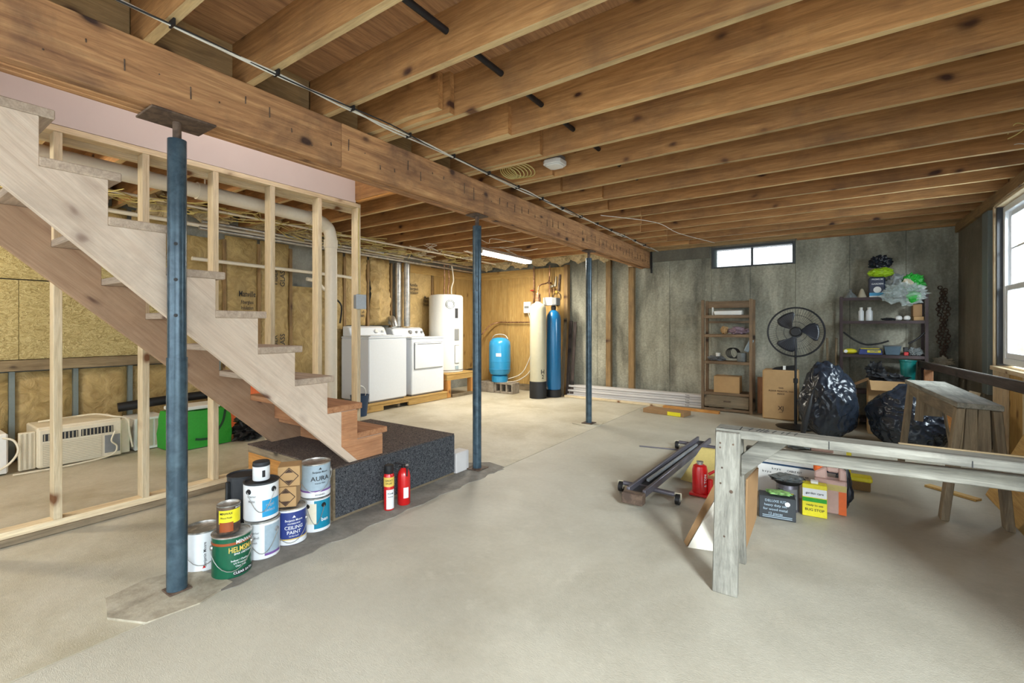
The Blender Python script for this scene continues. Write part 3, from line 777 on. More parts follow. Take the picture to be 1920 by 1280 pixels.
# =============================================================== STAIRCASE
st = thing('staircase', (-3.0, 1.8, 0.33), 'open wooden staircase with notched stringers rising left from the carpeted landing', 'staircase')
R0, Z0, RN, RZ = 2.145, 0.51, 0.208, 0.193
NS = 12
def stringer(x0, x1, mat, name):
    lo = lambda y: 2.045 - 0.928*y
    poly = [(1.84, 0.331), (2.10, 0.331), (2.10, Z0-0.038)]
    for k in range(NS):
        yb = R0 - 0.045 - RN*(k+1); z = Z0 + RZ*k - 0.038
        poly += [(yb, z)]
        if k < NS-1: poly += [(yb, z+RZ)]
    poly += [(yb, lo(yb))]
    mb = MB(); mb.prism(poly, 'X', x0, x1)
    return mb.build(name, mat, st, 0.002, smooth=False)
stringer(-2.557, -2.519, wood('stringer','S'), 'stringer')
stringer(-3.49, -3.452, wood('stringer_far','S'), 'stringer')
for k in range(NS):
    y1 = R0 - RN*k; z = Z0 + RZ*k
    m = wood('orange','X') if k < 2 else wood('tread_end','X')
    bx('tread', m, st, -3.50, y1-RN-0.045, z-0.0375, -2.516, y1, z, bevel=0.004)
bx('riser', wood('orange','X'), st, -3.445, 2.062, 0.332, -2.56, 2.095, Z0-.039, 0.002)
bx('riser', wood('orange','X'), st, -3.445, 2.062-RN, Z0+.001, -2.56, 2.095-RN, Z0+RZ-.039, 0.002)
mb = MB(); mb.prism([(1.90,0.333),(2.10,0.333),(2.10,Z0-.04),(1.895,Z0-.04),(1.895,Z0+RZ-.04),(1.78,Z0+RZ-.04),(1.78,0.445)], 'X', -2.5185, -2.5125)
mb.build('end_board', wood('orange','Y'), st, 0.001, smooth=False)
# landing
ld = thing('stair_landing', (-3.02, 2.26, 0), 'low wooden landing box covered with charcoal ribbed carpet under the staircase', 'landing')
LX0, LX1, LY0, LY1, LH = -3.55, -2.505, 1.715, 2.82, 0.322
bx('front_board', wood('greybrown','Y'), ld, LX1-.03, LY0, 0.003, LX1, LY1, LH-.001)
bx('side_board', wood('header','X'), ld, LX0+.001, LY0, 0.003, LX1-.031, LY0+.03, 0.27, .002)
bx('side_board', wood('greybrown','X'), ld, LX0+.001, LY1-.03, 0.003, LX1-.031, LY1, LH-.001, .002)
bx('back_board', wood('greybrown','Y'), ld, LX0, LY0+.031, 0.003, LX0+.03, LY1-.031, LH-.001)
bx('deck', wood('greybrown','X'), ld, LX0+.031, LY0+.031, .28, LX1-.031, LY1-.031, LH-.001)
bx('edge_rail', wood('greybrown','X'), ld, LX0+.001, LY0-.004, 0.271, LX1-.031, LY0+.03, LH-.001, .002)
bx('carpet_top', M_carpet_top, ld, LX0-.003, LY0-.006, LH, LX1+.004, LY1+.004, LH+.009, 0.003)
bx('carpet_front', M_carpet, ld, LX1+.001, LY0+.01, 0.02, LX1+.009, LY1, LH-.0005, 0.003)
kb = tag(bx('kerb_block', M_trim_board, None, -2.60, 2.835, 0, -2.49, 2.995, 0.165, 0.006), 'white-painted block between the carpeted landing and the middle column', 'block')

# =============================================================== ceiling fittings
# black pipe
def pipe_thing(name, pts, r, mat, label, cat, group=None, smooth=True, n=12):
    P = smoothpts(pts, 5) if smooth and len(pts) > 2 else pts
    o = MB().tube(P, r, n).build(name, mat); tag(o, label, cat, group); return o
pipe_thing('black_pipe', [(-1.42, -0.4, 2.535), (-1.42, 6.9, 2.535)], 0.0155, M_black_metal, 'thin black pipe running through the ceiling joists', 'pipe', smooth=False)
# cables along the beam
rn = random.Random(5)
def cable(pts, r, mat): return MB().tube(smoothpts(pts, 5), r, 6)
cb = thing('ceiling_cable_run', (-2.2, 3.0, 2.38), 'pale bundle of cables stapled under the joists along the beam', 'cable')
for k, (m, r) in enumerate(((M_cable, .0055), (M_cable, .005), (M_cable_b, .004))):
    pts = []
    for i in range(24):
        y = -0.1 + i*0.32
        x = -2.10 - 0.10*min(1, y/4.0) + k*0.012*(1 if y > 1.4 else 0.25) + 0.014*math.sin(i*1.7+k*2)*(1 if y > 1.4 else 0.1)
        pts.append((x, y, 2.386 - 0.012*abs(math.sin(i*1.3+k))))
    cable(pts, r, m).build('cable', m, cb)
for y in JY[7:]:
    if y > 0: MB().box(-2.225, y-.004, 2.378, -2.085, y+.004, 2.3955).build('cable_clip', M_black, cb) if False else None
for y in [j for j in JY if 0.2 < j < 7]:
    x = -2.10 - 0.10*min(1, y/4.0)
    bx('cable_clip', M_black, cb, x-.012, y-.004, 2.370, x+.032, y+.004, 2.396)
# coil of yellow cable above the beam by the middle column
mb = MB()
for k in range(6):
    mb.torus((-2.10 + 0.02*k, 3.02 + .01*k, 2.425 + 0.004*k), (0.15, .45, 1.0 + .1*k), 0.070 + 0.006*k, 0.004, 26, 6)
tag(mb.build('cable_coil', M_cable_y), 'coil of yellow cable tucked between joists beside the beam', 'cable')
# alarm
sd = thing('ceiling_alarm', (-1.75, 3.16, 2.44), 'square white ceiling alarm fixed beside a joist in mid-room', 'alarm')
mb = MB()
c8 = [(-.075,-.05),(-.05,-.075),(.05,-.075),(.075,-.05),(.075,.05),(.05,.075),(-.05,.075),(-.075,.05)]
MB().prism([(-1.75+a, 3.145+b) for a, b in c8], 'Z', 2.452, 2.487).build('body', M_white, sd, 0.004)
MB().prism([(-1.75+a*.8, 3.145+b*.8) for a, b in c8], 'Z', 2.441, 2.4515).build('cover', M_white, sd, 0.003)
bx('mounting_box', M_gray, sd, -1.80, 3.10, 2.4875, -1.70, 3.222, 2.53)
bx('cross_block', wood('joist','X'), ce, -1.90, 3.12, 2.531, -1.60, 3.200, 2.57)
# loose wires
pipe_thing('loose_wire', [(-1.35, 1.05, 2.392), (-0.5, 1.12, 2.385), (-.42, 1.25, 2.39)], .002, M_cable, 'thin pale wire hanging below the nearest joists', 'wire')
pipe_thing('loose_wire', [(-2.0, 4.6, 2.39), (-1.6, 5.2, 2.375), (-1.55, 6.0, 2.38), (-1.3, 6.9, 2.37)], .0035, M_cable, 'thin pale wire crossing under the far joists near the back wall', 'wire')
pipe_thing('loose_wire', [(.17, 2.44, 2.60), (.19, 2.42, 2.50), (.24, 2.43, 2.42), (.29, 2.44, 2.41)], .0018, M_cable, 'thin pale string dangling over a joist at the top right', 'wire')
pipe_thing('loose_wire', [(.93, 4.12, 2.40), (.95, 4.06, 2.44), (.99, 4.04, 2.41), (.97, 4.08, 2.385), (.93, 4.12, 2.37)], .003, M_cable_y, 'short yellow wire loop on a joist near the big window', 'wire')
pipe_thing('loose_wire', [(1.0, 4.55, 2.42), (1.06, 4.48, 2.43), (1.14, 4.5, 2.40), (1.2, 4.56, 2.39)], .003, M_cable, 'short pale wire by the joist ends above the big window', 'wire')
# shop light
sl = thing('shop_light', (-4.15, 5.87, 2.24), 'lit white fluorescent strip light hung under the joists by the water tanks', 'light')
mb = MB(); mb.prism([(-4.24, 2.30), (-4.19, 2.35), (-4.11, 2.35), (-4.06, 2.30), (-4.065, 2.295), (-4.235, 2.295)], 'Y', 5.20, 6.55)
mb.build('housing', M_white, sl, smooth=False)
for x in (-4.19, -4.11): MB().cyl((x, 5.23, 2.27), (x, 6.52, 2.27), 0.016, n=12).build('tube', M_tube, sl)
for y in (5.205, 6.545): bx('end_cap', M_white, sl, -4.22, y-.012, 2.255, -4.08, y+.012, 2.294)
for y in (5.4, 6.35): MB().cyl((-4.15, y, 2.35), (-4.15, y, 2.40), .003, n=6).build('hanger', M_rust, sl)
# bulb holders, none placed; the unseen lamps have no fixture
for (x, y, z, lab) in ():
    t = thing('bulb_holder', (x, y, z-.05), lab, 'light')
    MB().lathe((x, y, z-.04), [(.055, .04), (.055, .02), (.03, 0)], 20).build('holder', M_white, t)
    MB().lathe((x, y, z-.13), [(.004, 0), (.022, .01), (.03, .035), (.022, .06), (.012, .085)], 16).build('bulb', M_bulb, t)

# =============================================================== PIPES ON THE LEFT
dp = thing('drain_pipe', (-4.08, 2.5, 0.0), 'thick white plastic drain pipe behind the partition, bending down beside the washing machine', 'pipe')
MB().tube(smoothpts([(-4.08,-0.6,2.315),(-4.08,1.0,2.28),(-4.08,2.2,2.25),(-4.08,2.58,2.235),(-4.08,2.70,2.20),(-4.08,2.755,2.12),(-4.08,2.765,1.9),(-4.08,2.765,1.0),(-4.08,2.765,0.0)], 6), 0.058, 20).build('pipe', M_pvc, dp)
for (a, b) in (((-4.08,2.52,2.238),(-4.08,2.57,2.236)), ((-4.08,2.763,1.98),(-4.08,2.763,2.06)), ((-4.08,1.58,2.266),(-4.08,1.68,2.263))):
    MB().cyl(a, b, 0.066, n=20).build('collar', M_pvc, dp)
MB().cyl((-4.08, 1.64, 2.33), (-4.08, 1.64, 2.40), .006, n=8).build('hanger', M_pvc, dp)
pipe_thing('waste_pipe', [(-5.72, -0.4, 2.335), (-5.72, 5.2, 2.30)], 0.022, M_pvc, 'upper thin white pipe along the left wall just under the joists', 'pipe', 'thin white pipes on the left wall', False)
pipe_thing('waste_pipe', [(-5.80, 2.2, 1.955), (-5.80, 4.1, 1.93), (-5.80, 4.3, 1.92)], 0.022, M_pvc, 'lower thin white pipe crossing the insulated left wall', 'pipe', 'thin white pipes on the left wall', False)
for k, (x, z, r, m, lab) in enumerate(((-5.55, 2.33, .018, M_galv, 'grey steel pipe nearest the joists along the left wall'), (-5.62, 2.27, .020, M_galv, 'lower grey steel pipe along the left wall above the laundry'))):
    pipe_thing('steel_pipe', [(x, 2.2, z), (x, 7.1, z-.03)], r, m, lab, 'pipe', 'steel pipes above the laundry', False)
pipe_thing('ceiling_conduit', [(-5.1, -0.4, 2.375), (-5.1, 6.9, 2.36)], 0.013, M_pvc, 'thin cream conduit under the joists left of the strip light', 'pipe', None, False)
# trap on the wall
pipe_thing('pipe_trap', [(-5.86, 3.98, 2.2), (-5.86, 3.98, 1.82), (-5.86, 3.95, 1.74), (-5.86, 3.88, 1.72), (-5.86, 3.80, 1.78), (-5.86, 3.74, 1.83), (-5.86, 3.6, 1.85)], .026, M_pvc, 'white curved pipe trap on the wall above the washing machine', 'pipe')
# cable tangle above the laundry
tg = MB(); rn = random.Random(11)
for k in range(44):
    y = 0.2 + rn.random()*5.7; x = -5.62 + rn.random()*.75; z = 2.36 + rn.random()*.03
    p = [(x, y, z)]
    for i in range(5): p.append((x + rn.uniform(-.2, .2), y + (i+1)*rn.uniform(.08, .22), z - rn.random()*(.10 if x < -5.4 else .03)))
    tg.tube(smoothpts(p, 4), 0.0045, 5)
tag(tg.build('cable_tangle', M_cable_y), 'tangle of yellowish cables strung under the joists along the left wall', 'cable', None, 'stuff')
tg = MB()
for k in range(12):
    y = 4.6 + rn.random()*1.7; x = -5.5 + rn.random()*1.7; p = [(x, y, 2.38)]
    for i in range(4): p.append((x + rn.uniform(.0, .3)*(i+1)*.5, y + rn.uniform(-.15, .25), 2.39 - rn.random()*.09))
    tg.tube(smoothpts(p, 4), 0.004, 5)
tag(tg.build('cable_tangle', M_cable), 'tangle of white cables around the strip light', 'cable', None, 'stuff')

# ducts behind the dryer
for k, (y, x) in enumerate(((5.26, -5.90), (5.36, -5.80))):
    d = thing('metal_duct', (x, y, 1.0), ['left silver round duct behind the dryer', 'right silver round duct behind the dryer'][k], 'duct', 'silver ducts')
    pr = [(x, y, 1.02), (x, y, 1.3), (x, y, 2.27)]
    MB().cyl((x, y, 1.20), (x, y, 2.26), 0.052, n=20).build('duct_tube', M_galv, d)
    for z in (1.3, 1.75, 2.2): MB().cyl((x, y, z), (x, y, z+.02), 0.055, n=20).build('band', M_galv, d)

# =============================================================== LAUNDRY PLATFORM AND APPLIANCES
pf = thing('laundry_platform', (-5.65, 4.9, 0), 'low plywood-topped timber platform under the washing machine and dryer', 'platform')
bx('top_board', wood('ply','Y'), pf, -5.92, 4.08, 0.095, -5.235, 5.74, 0.118, .002)
bx('front_rail', wood('ply','Y'), pf, -5.275, 4.08, 0.003, -5.24, 4.40, 0.094, .002)
bx('front_rail', wood('ply','Y'), pf, -5.275, 4.88, 0.003, -5.24, 5.735, 0.094, .002)
bx('upper_rail', wood('ply','Y'), pf, -5.275, 4.401, 0.06, -5.24, 4.879, 0.094, .002)
bx('rear_rail', wood('ply','Y'), pf, -5.90, 4.08, 0.003, -5.86, 5.735, 0.094)
bx('cross_block', wood('greybrown','X'), pf, -5.85, 4.70, 0.003, -5.28, 4.74, 0.094)
def appliance(name, y0, y1, zt, label, cat, washer):
    x0, x1, z0 = -5.92, -5.29, 0.118
    t = thing(name, ((x0+x1)/2, (y0+y1)/2, z0), label, cat)
    b = bx('body', M_white_enamel, t, x0, y0, z0+.02, x1, y1, zt-.03, 0.012)
    bx('plinth', M_gray, t, x0+.03, y0+.03, z0, x1-.03, y1-.03, z0+.019)
    bx('top_panel', M_white_enamel, t, x0+.003, y0-.004, zt-.029, x1+.006, y1+.004, zt, 0.01)
    # sloping console
    mb = MB(); mb.prism([(x0+.005, zt+.001), (x0+.22, zt+.001), (x0+.15, zt+.125), (x0+.09, zt+.15), (x0+.005, zt+.15)], 'Y', y0+.02, y1-.02)
    c = mb.build('console', M_white_enamel, t, 0.012, smooth=False)
    n = Vector((.125, 0, .07)).normalized()
    for k, yy in enumerate(((y0+y1)/2+.02, (y0+y1)/2+.16, (y0+y1)/2+.28) if not washer else ((y0+y1)/2+.13, (y0+y1)/2+.26)):
        p = Vector((x0+.183, yy, zt+.068)); rr = .032 if k == 0 else .02
        MB().cyl(p, p+n*.006, rr*1.25, n=24).build('dial_ring', M_galv, c) if not washer else None
        MB().cyl(p+n*.0065, p+n*.028, rr, rr*.85, n=24).build('dial', M_white if washer else M_gray, c)
    if washer:
        mb = MB(); mb.prism([(x0+.25, y0+.05), (x1-.03, y0+.05), (x1-.03, y1-.05), (x0+.25, y1-.05)], 'Z', zt+.0005, zt+.018)
        l = mb.build('lid', M_white_enamel, t, 0.012, smooth=False)
        bx('lid_handle', M_white, l, x1-.06, (y0+y1)/2-.08, zt+.0185, x1-.035, (y0+y1)/2+.08, zt+.026, .003)
    else:
        dz0, dz1 = z0+.42, zt-.09
        ring_d = bx('door_surround', M_gray, t, x1+.001, y0+.045, dz0-.006, x1+.0035, y1-.04, dz1+.006, 0.001)
        d = bx('door', M_white_enamel, t, x1+.0035, y0+.052, dz0, x1+.024, y1-.047, dz1, 0.012)
        bx('door_handle', M_gray, d, x1+.0245, y0+.10, dz1-.022, x1+.030, y1-.09, dz1-.012, .002)
    return t
wm = appliance('washing_machine', 4.18, 4.885, 1.055, 'white top-loading washing machine, left of the two laundry machines', 'washing machine', True)
appliance('clothes_dryer', 4.985, 5.71, 1.035, 'white front-door dryer between the washing machine and the water heater', 'dryer', False)
pipe_thing('washer_hose', [(-5.86, 4.12, 1.25), (-5.80, 4.1, 1.5), (-5.84, 4.0, 1.62)], .012, M_black, 'dark hose rising behind the washing machine', 'hose')
MB().lathe((-5.83, 5.02, 1.0), [(.05, 0), (.055, .28), (.05, .29)], 16)
o = MB().tube(smoothpts([(-5.72, 5.03, 1.2), (-5.76, 5.03, 1.30), (-5.84, 5.06, 1.33), (-5.90, 5.1, 1.26)], 5), .05, 14).build('vent_elbow', M_galv)
tag(o, 'short silver vent elbow on the wall behind the dryer', 'duct')
# bucket of mop heads at the left of the washer
t = thing('cleaning_caddy', (-5.2, 3.96, 0), 'dark blue and white cleaning caddy on the floor left of the washing machine', 'caddy')
MB().lathe((-5.2, 3.96, 0), [(.09, 0), (.12, .26), (.125, .28), (.11, .28), (.085, .02)], 20).build('bucket', plain('navy_plastic', S(36,60,90), .5), t)
MB().torus((-5.2, 3.96, .30), (1, 0, 0), .10, .006, 24, 6).build('handle', M_white, t)
# light switch box on the last stud
t = thing('switch_box', (-3.67, 2.80, 1.36), 'grey square switch box screwed to the last partition stud', 'switch')
bx('box', M_gray, t, -3.699, 2.745, 1.37, -3.655, 2.85, 1.50, .004)
bx('cover_plate', plain('light_grey_plate', S(176,182,186), .4), t, -3.6545, 2.74, 1.365, -3.648, 2.855, 1.505, .003)
pipe_thing('stud_cable', [(-3.694, 2.81, 1.50), (-3.694, 2.805, 1.8), (-3.694, 2.80, 2.1), (-3.694, 2.805, 2.33)], .005, M_cable_y, 'yellow cable stapled up the last partition stud above the switch box', 'cable')
# =============================================================== WATER HEATER
hs = thing('heater_stand', (-5.6, 6.12, 0), 'rough timber stand under the white water heater', 'stand')
for (x, y) in ((-5.30, 5.80), (-5.30, 6.42), (-5.90, 5.80), (-5.90, 6.42)):
    bx('post', wood('header','Z'), hs, x-.045, y-.045, 0.0, x+.045, y+.045, 0.29, .003)
bx('rail', wood('ply','Y'), hs, -5.30+.002, 5.75, 0.292, -5.255, 6.47, 0.38, .003)
bx('rail', wood('header','X'), hs, -5.94, 5.75, 0.292, -5.30, 5.79, 0.38, .003)
bx('rail', wood('header','X'), hs, -5.94, 6.43, 0.292, -5.30, 6.47, 0.38, .003)
bx('deck', wood('ply','Y'), hs, -5.945, 5.74, 0.381, -5.25, 6.48, 0.405, .003)
bx('sole_plate', wood('greybrown','Y'), hs, -5.27, 5.85, 0.0, -5.22, 6.38, 0.05, .003)
wh = thing('water_heater', (-5.6, 6.10, 0.405), 'tall white cylindrical electric water heater on a timber stand', 'water heater')
HX, HY, HR = -5.60, 6.10, 0.30
MB().lathe((HX, HY, 0.406), [(HR-.01, 0), (HR, .01), (HR, 1.31), (HR-.02, 1.345), (HR-.12, 1.36), (.05, 1.362)], 40).build('tank', M_white, wh)
MB().lathe((HX, HY, 0.406), [(HR+.003, .03), (HR+.003, .045)], 40).build('seam', M_gray, wh)
def onface(ang, z, w, h, name, mat, par, t=0.006, r=HR):
    a = ang; return MB().band((HX, HY, 0), r+.002, z-h/2, z+h/2, a-w/2/r, a+w/2/r, t).build(name, mat, par)
fa = math.atan2(-HY, -HX)
onface(fa+.62, 1.40, .10, .30, 'upper_access_panel', M_white, wh)
onface(fa+.62, 1.43, .06, .17, 'warning_label', M_dark, wh, .009)
onface(fa+.66, 1.06, .09, .20, 'rating_label', M_gray, wh)
onface(fa+.66, .72, .09, .32, 'lower_access_panel', M_gray, wh)
onface(fa+.66, .72, .08, .30, 'lower_access_cover', M_white, wh, .009)
onface(fa+.66, .49, .07, .06, 'energy_label', M_label_silver, wh)
lg = MB().band((HX, HY, 0), HR+.002, 1.50, 1.67, fa+.05, fa+.42, .002).build('round_badge_ground', M_white, wh)
mb = MB(); 
for q in range(20):
    a = 2*PI*q/20; b = 2*PI*(q+1)/20
    for rr in (.075, .055):
        pa = [(fa+.24 + rr*math.cos(t)/HR, 1.585+rr*math.sin(t)) for t in (a, b)]
        mb.tube([(HX+(HR+.0065)*math.cos(p[0]), HY+(HR+.0065)*math.sin(p[0]), p[1]) for p in pa], .004, 5)
mb.build('round_badge', plain('blue_grey_print', S(70,90,110), .4), wh)
for k, (dx, dy) in enumerate(((-.1, .06), (-.1, .16), (.02, .12))):
    o = MB().tube(smoothpts([(HX+dx, HY+dy, 1.765), (HX+dx, HY+dy, 1.9), (HX+dx+.02*(k-1), HY+dy+.03, 2.05), (HX+dx, HY+dy, 2.33)], 5), .012, 8).build('riser_pipe', M_copper if k < 2 else M_pvc)
    tag(o, ['copper pipe rising from the water heater, nearest the dryer', 'copper pipe rising from the back of the water heater', 'pale pipe rising from the front of the water heater'][k], 'pipe', 'pipes above the water heater')
# =============================================================== PRESSURE TANK, BLOCKS, SOFTENER
t = thing('cinder_block', (-4.83, 6.86, 0), 'grey hollow cinder block under the blue pressure tank', 'block')
mb = MB(); BXC, BYC = -4.80, 6.84
x0, x1, y0, y1 = BXC-.20, BXC+.20, BYC-.11, BYC+.11
mb.box(x0, y0, 0, x1, y1, .03).box(x0, y0, .16, x1, y1, .19)
for q in (0, .125, .25, .37): mb.box(x0+q, y0, .03, x0+q+.03, y1, .16)
mb.box(x0+.03, y1-.03, .03, x1-.03, y1-.02, .16)
b = mb.build('block_body', M_block, t, .003, smooth=False)
t2 = thing('cinder_block', (-5.12, 6.86, 0), 'second grey cinder block behind the pressure tank pipes', 'block')
bx('block_body', M_block, t2, -5.32, 6.72, 0, -5.01, 6.96, .19, .004)
pt = thing('pressure_tank', (-4.97, 6.86, .19), 'squat bright blue pressure tank on cinder blocks', 'tank')
PXc, PYc = -4.97, 6.86
MB().lathe((PXc, PYc, .30), [(.10, 0), (.17, .03), (.195, .08), (.2, .2), (.2, .55), (.19, .62), (.14, .68), (.05, .70)], 36).build('vessel', M_blue, pt)
MB().lathe((PXc, PYc, .192), [(.15, 0), (.155, .10), (.14, .115)], 30).build('base_ring', M_blue, pt)
for z in (.38, .52): MB().lathe((PXc, PYc, .30+z-.26), [(.203, 0), (.205, .006), (.203, .012)], 36).build('weld_band', M_blue, pt)
MB().band((PXc, PYc, 0), .202, .66, .72, math.atan2(-PYc, -PXc)-.35, math.atan2(-PYc, -PXc)+.12, .002).build('badge', M_label_white, pt)
MB().tube(smoothpts([(PXc-.17, PYc, .99), (PXc-.1, PYc-.02, 1.04), (PXc, PYc, 1.06), (PXc+.12, PYc, 1.04), (PXc+.18, PYc, .98)], 4), .008, 6).build('cord', M_cable, pt)
# controls and pipes on the plywood
YP = 7.27
t = thing('control_box', (-4.60, YP, 1.46), 'small white electrical control box on the plywood above the pressure tank', 'electrical box')
bx('box', M_white, t, -4.68, YP-.06, 1.45, -4.53, YP, 1.66, .006); bx('dark_panel', M_gray, t, -4.655, YP-.064, 1.54, -4.56, YP-.0605, 1.58)
pipe_thing('copper_pipe', [(-5.42, 6.9, 1.05), (-5.38, 7.1, 1.22), (-5.26, YP-.03, 1.28), (-5.0, YP-.03, 1.28), (-4.2, YP-.03, 1.28)], .012, M_copper, 'upper horizontal copper pipe on the plywood behind the tanks', 'pipe', 'copper pipes on the plywood')
pipe_thing('copper_pipe', [(-4.52, YP-.05, 1.22), (-4.1, YP-.05, 1.22)], .011, M_copper, 'lower horizontal copper pipe on the plywood behind the cream tank', 'pipe', 'copper pipes on the plywood', False)
pipe_thing('copper_pipe', [(-4.50, YP-.03, .45), (-4.50, YP-.03, 1.30), (-4.47, YP-.03, 1.8), (-4.47, YP-.03, 2.3)], .013, M_copper, 'vertical copper pipe beside the white control box', 'pipe', 'copper pipes on the plywood')
pipe_thing('copper_pipe', [(-4.12, YP-.06, 1.7), (-4.12, YP-.06, 2.3)], .012, M_copper, 'vertical copper pipe rising above the cream tank', 'pipe', 'copper pipes on the plywood', False)
for k, (x, z) in enumerate(((-4.47, 1.86), (-4.12, 1.98))):
    vt = thing('pipe_valve', (x, YP-.07, z), ['brass valve on the pipe above the control box', 'small brass gauge box on the pipe above the cream tank'][k], 'valve')
    MB().cyl((x, YP-.09, z), (x, YP-.015, z), .022, n=12).build('body', M_copper, vt)
    MB().cyl((x-.035, YP-.1, z), (x+.035, YP-.1, z), .008, n=8).build('lever', M_red if k == 0 else M_rust, vt)
for k, (a, lab) in enumerate((([(-4.58, YP-.05, 1.45), (-4.52, YP-.07, 1.3), (-4.48, YP-.06, 1.0), (-4.50, YP-.08, .7), (-4.62, YP-.2, .35), (-4.85, YP-.36, .235)], 'pale cable dropping from the control box toward the blue tank'),
                              ([(-4.44, YP-.05, 1.25), (-4.44, YP-.06, .8), (-4.5, YP-.1, .4), (-4.66, YP-.25, .22), (-4.70, YP-.56, .215)], 'white hose curving down beside the pressure tank'))):
    pipe_thing('hanging_hose', a, .009, M_cable, lab, 'hose')
tk = thing('treatment_tank', (-4.02, 6.62, 0), 'tall cream water treatment cylinder with a black base', 'tank')
TX, TY = -4.03, 6.66
MB().lathe((TX, TY, 0), [(.143, 0), (.143, .27), (.138, .28)], 36).build('base', M_black, tk)
MB().lathe((TX, TY, .281), [(.135, 0), (.137, 1.20), (.13, 1.25), (.10, 1.295), (.05, 1.32), (.04, 1.34)], 36).build('cylinder', M_stone, tk)
MB().lathe((TX, TY, 1.622), [(.045, 0), (.05, .05), (.038, .08), (.045, .12), (.03, .14)], 16).build('valve_head', M_copper, tk)
MB().tube(smoothpts([(TX-.0, TY, 1.76), (TX-.03, TY+.1, 1.9), (TX-.05, TY+.45, 2.0), (TX-.06, TY+.5, 2.25)], 5), .012, 8).build('outlet_pipe', M_copper, tk)
tm = MB(); fa2 = math.atan2(-TY, -TX); text_cyl(tm, 'H', (TX, TY, 0), .137, fa2+.62, .44, .11); text_cyl(tm, '2', (TX, TY, 0), .137, fa2+.62, .36, .09)
tm.build('lettering', M_ink, tk, smooth=False)
tk = thing('treatment_tank', (-3.84, 6.92, 0), 'tall deep-blue water treatment cylinder behind the cream one', 'tank')
TX, TY = -3.88, 6.93
MB().lathe((TX, TY, 0), [(.13, 0), (.13, .12), (.10, .135)], 32).build('base', M_black, tk)
MB().lathe((TX, TY, .12), [(.115, 0), (.126, .05), (.126, 1.20), (.115, 1.27), (.08, 1.33), (.045, 1.36)], 32).build('cylinder', M_blue_d, tk)
MB().lathe((TX, TY, 1.482), [(.04, 0), (.045, .06), (.03, .075)], 16).build('neck', M_black, tk)
bx('control_head', M_white, tk, TX-.16, TY-.09, 1.56, TX+.02, TY+.07, 1.70, .01)
bx('timer_case', M_gray, tk, TX+.021, TY-.085, 1.565, TX+.10, TY+.06, 1.69, .008)
# dark panels leaning by the stud
for k, (x, h, m) in enumerate(((-3.72, 1.30, 'darkbar'), (-3.64, 1.28, 'darkbar'), (-3.83, 1.35, 'greybrown'))):
    mb = MB(); mb.hexa([(x-.03, 7.12, 0), (x+.03, 7.12, 0), (x+.03, 7.14, 0), (x-.03, 7.14, 0)], [(x-.03, 7.26, h), (x+.03, 7.26, h), (x+.03, 7.28, h), (x-.03, 7.28, h)])
    tag(mb.build('leaning_board', wood(m,'Z'), None, .002, smooth=False), ['dark narrow board leaning left of the brown stud, middle of three', 'dark narrow board leaning closest to the brown stud', 'grey-brown narrow board leaning right behind the blue cylinder'][k], 'board', 'boards leaning by the tanks')
# tools hung on the plywood
t = thing('hung_try_square', (-4.02, YP+.01, 2.0), 'pale angle bracket hung on the plywood at upper right', 'tool')
MB().prism([(-4.16, 1.92), (-4.05, 1.96), (-4.02, 2.10), (-4.01, 2.10), (-4.02, 1.93), (-4.15, 1.90)], 'Y', YP-.012, YP+.012).build('blade', M_cream_d, t, smooth=False)
t = thing('hung_trowel_handle', (-3.95, YP+.01, 2.0), 'short dark bar hung on the plywood beside the angle bracket', 'tool')
MB().beam((-3.97, YP+.01, 1.84), (-3.945, YP+.01, 2.13), .035, .03).build('bar', M_rust, t, .002)
t = thing('hung_wire_hoop', (-4.0, YP+.01, 1.75), 'round wire hoop hung on the plywood below the angle bracket', 'tool')
MB().torus((-4.01, YP+.005, 1.74), (0, 1, 0), .075, .007, 28, 6).build('hoop', M_rust, t)
MB().blob((-4.02, YP+.005, 1.82), (.03, .025, .03), 3, .1).build('knob', M_gold, t)
t = thing('hung_clamp', (-4.0, YP+.01, 1.6), 'dark metal clamp hung on the plywood below the hoop', 'tool')
MB().blob((-4.0, YP-.002, 1.62), (.035, .022, .05), 5, .4, 3).build('jaw', M_rust, t)
MB().cyl((-4.08, YP-.0, 1.64), (-3.96, YP-.0, 1.60), .010, n=8).build('screw', M_rust, t)
MB().blob((-4.0, YP+.005, 1.44), (.025, .02, .03), 9, .4, 3).build('hook', M_rust, t)
# =============================================================== UNDER-STAIR AREA
t = thing('window_air_conditioner', (-5.55, 1.16, 0), 'cream window air conditioner with grille and power cord on the floor below the board wall', 'air conditioner')
ax0, ax1, ay0, ay1 = -5.84, -5.42, 0.89, 1.53
bx('case', M_cream, t, ax0, ay0+.04, 0.01, ax1-.03, ay1-.04, .35, .01)
bx('front_panel', M_cream, t, ax1-.029, ay0+.045, 0.012, ax1, ay1-.045, .335, .01)
bx('left_side_curtain', M_cream, t, ax1-.10, ay0-.06, .01, ax1-.06, ay0+.038, .32, .004)
bx('right_side_curtain', M_cream, t, ax1-.10, ay1-.038, .01, ax1-.06, ay1+.03, .33, .004)
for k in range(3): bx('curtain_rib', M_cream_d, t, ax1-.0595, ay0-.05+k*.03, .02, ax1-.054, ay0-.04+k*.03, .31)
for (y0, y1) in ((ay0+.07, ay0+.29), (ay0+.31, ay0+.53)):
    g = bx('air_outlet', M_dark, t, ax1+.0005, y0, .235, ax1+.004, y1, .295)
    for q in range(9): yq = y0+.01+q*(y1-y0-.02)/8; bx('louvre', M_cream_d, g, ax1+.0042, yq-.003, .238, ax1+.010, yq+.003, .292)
gr = bx('intake_grille', M_cream_d, t, ax1+.0005, ay0+.07, .035, ax1+.003, ay1-.19, .215)
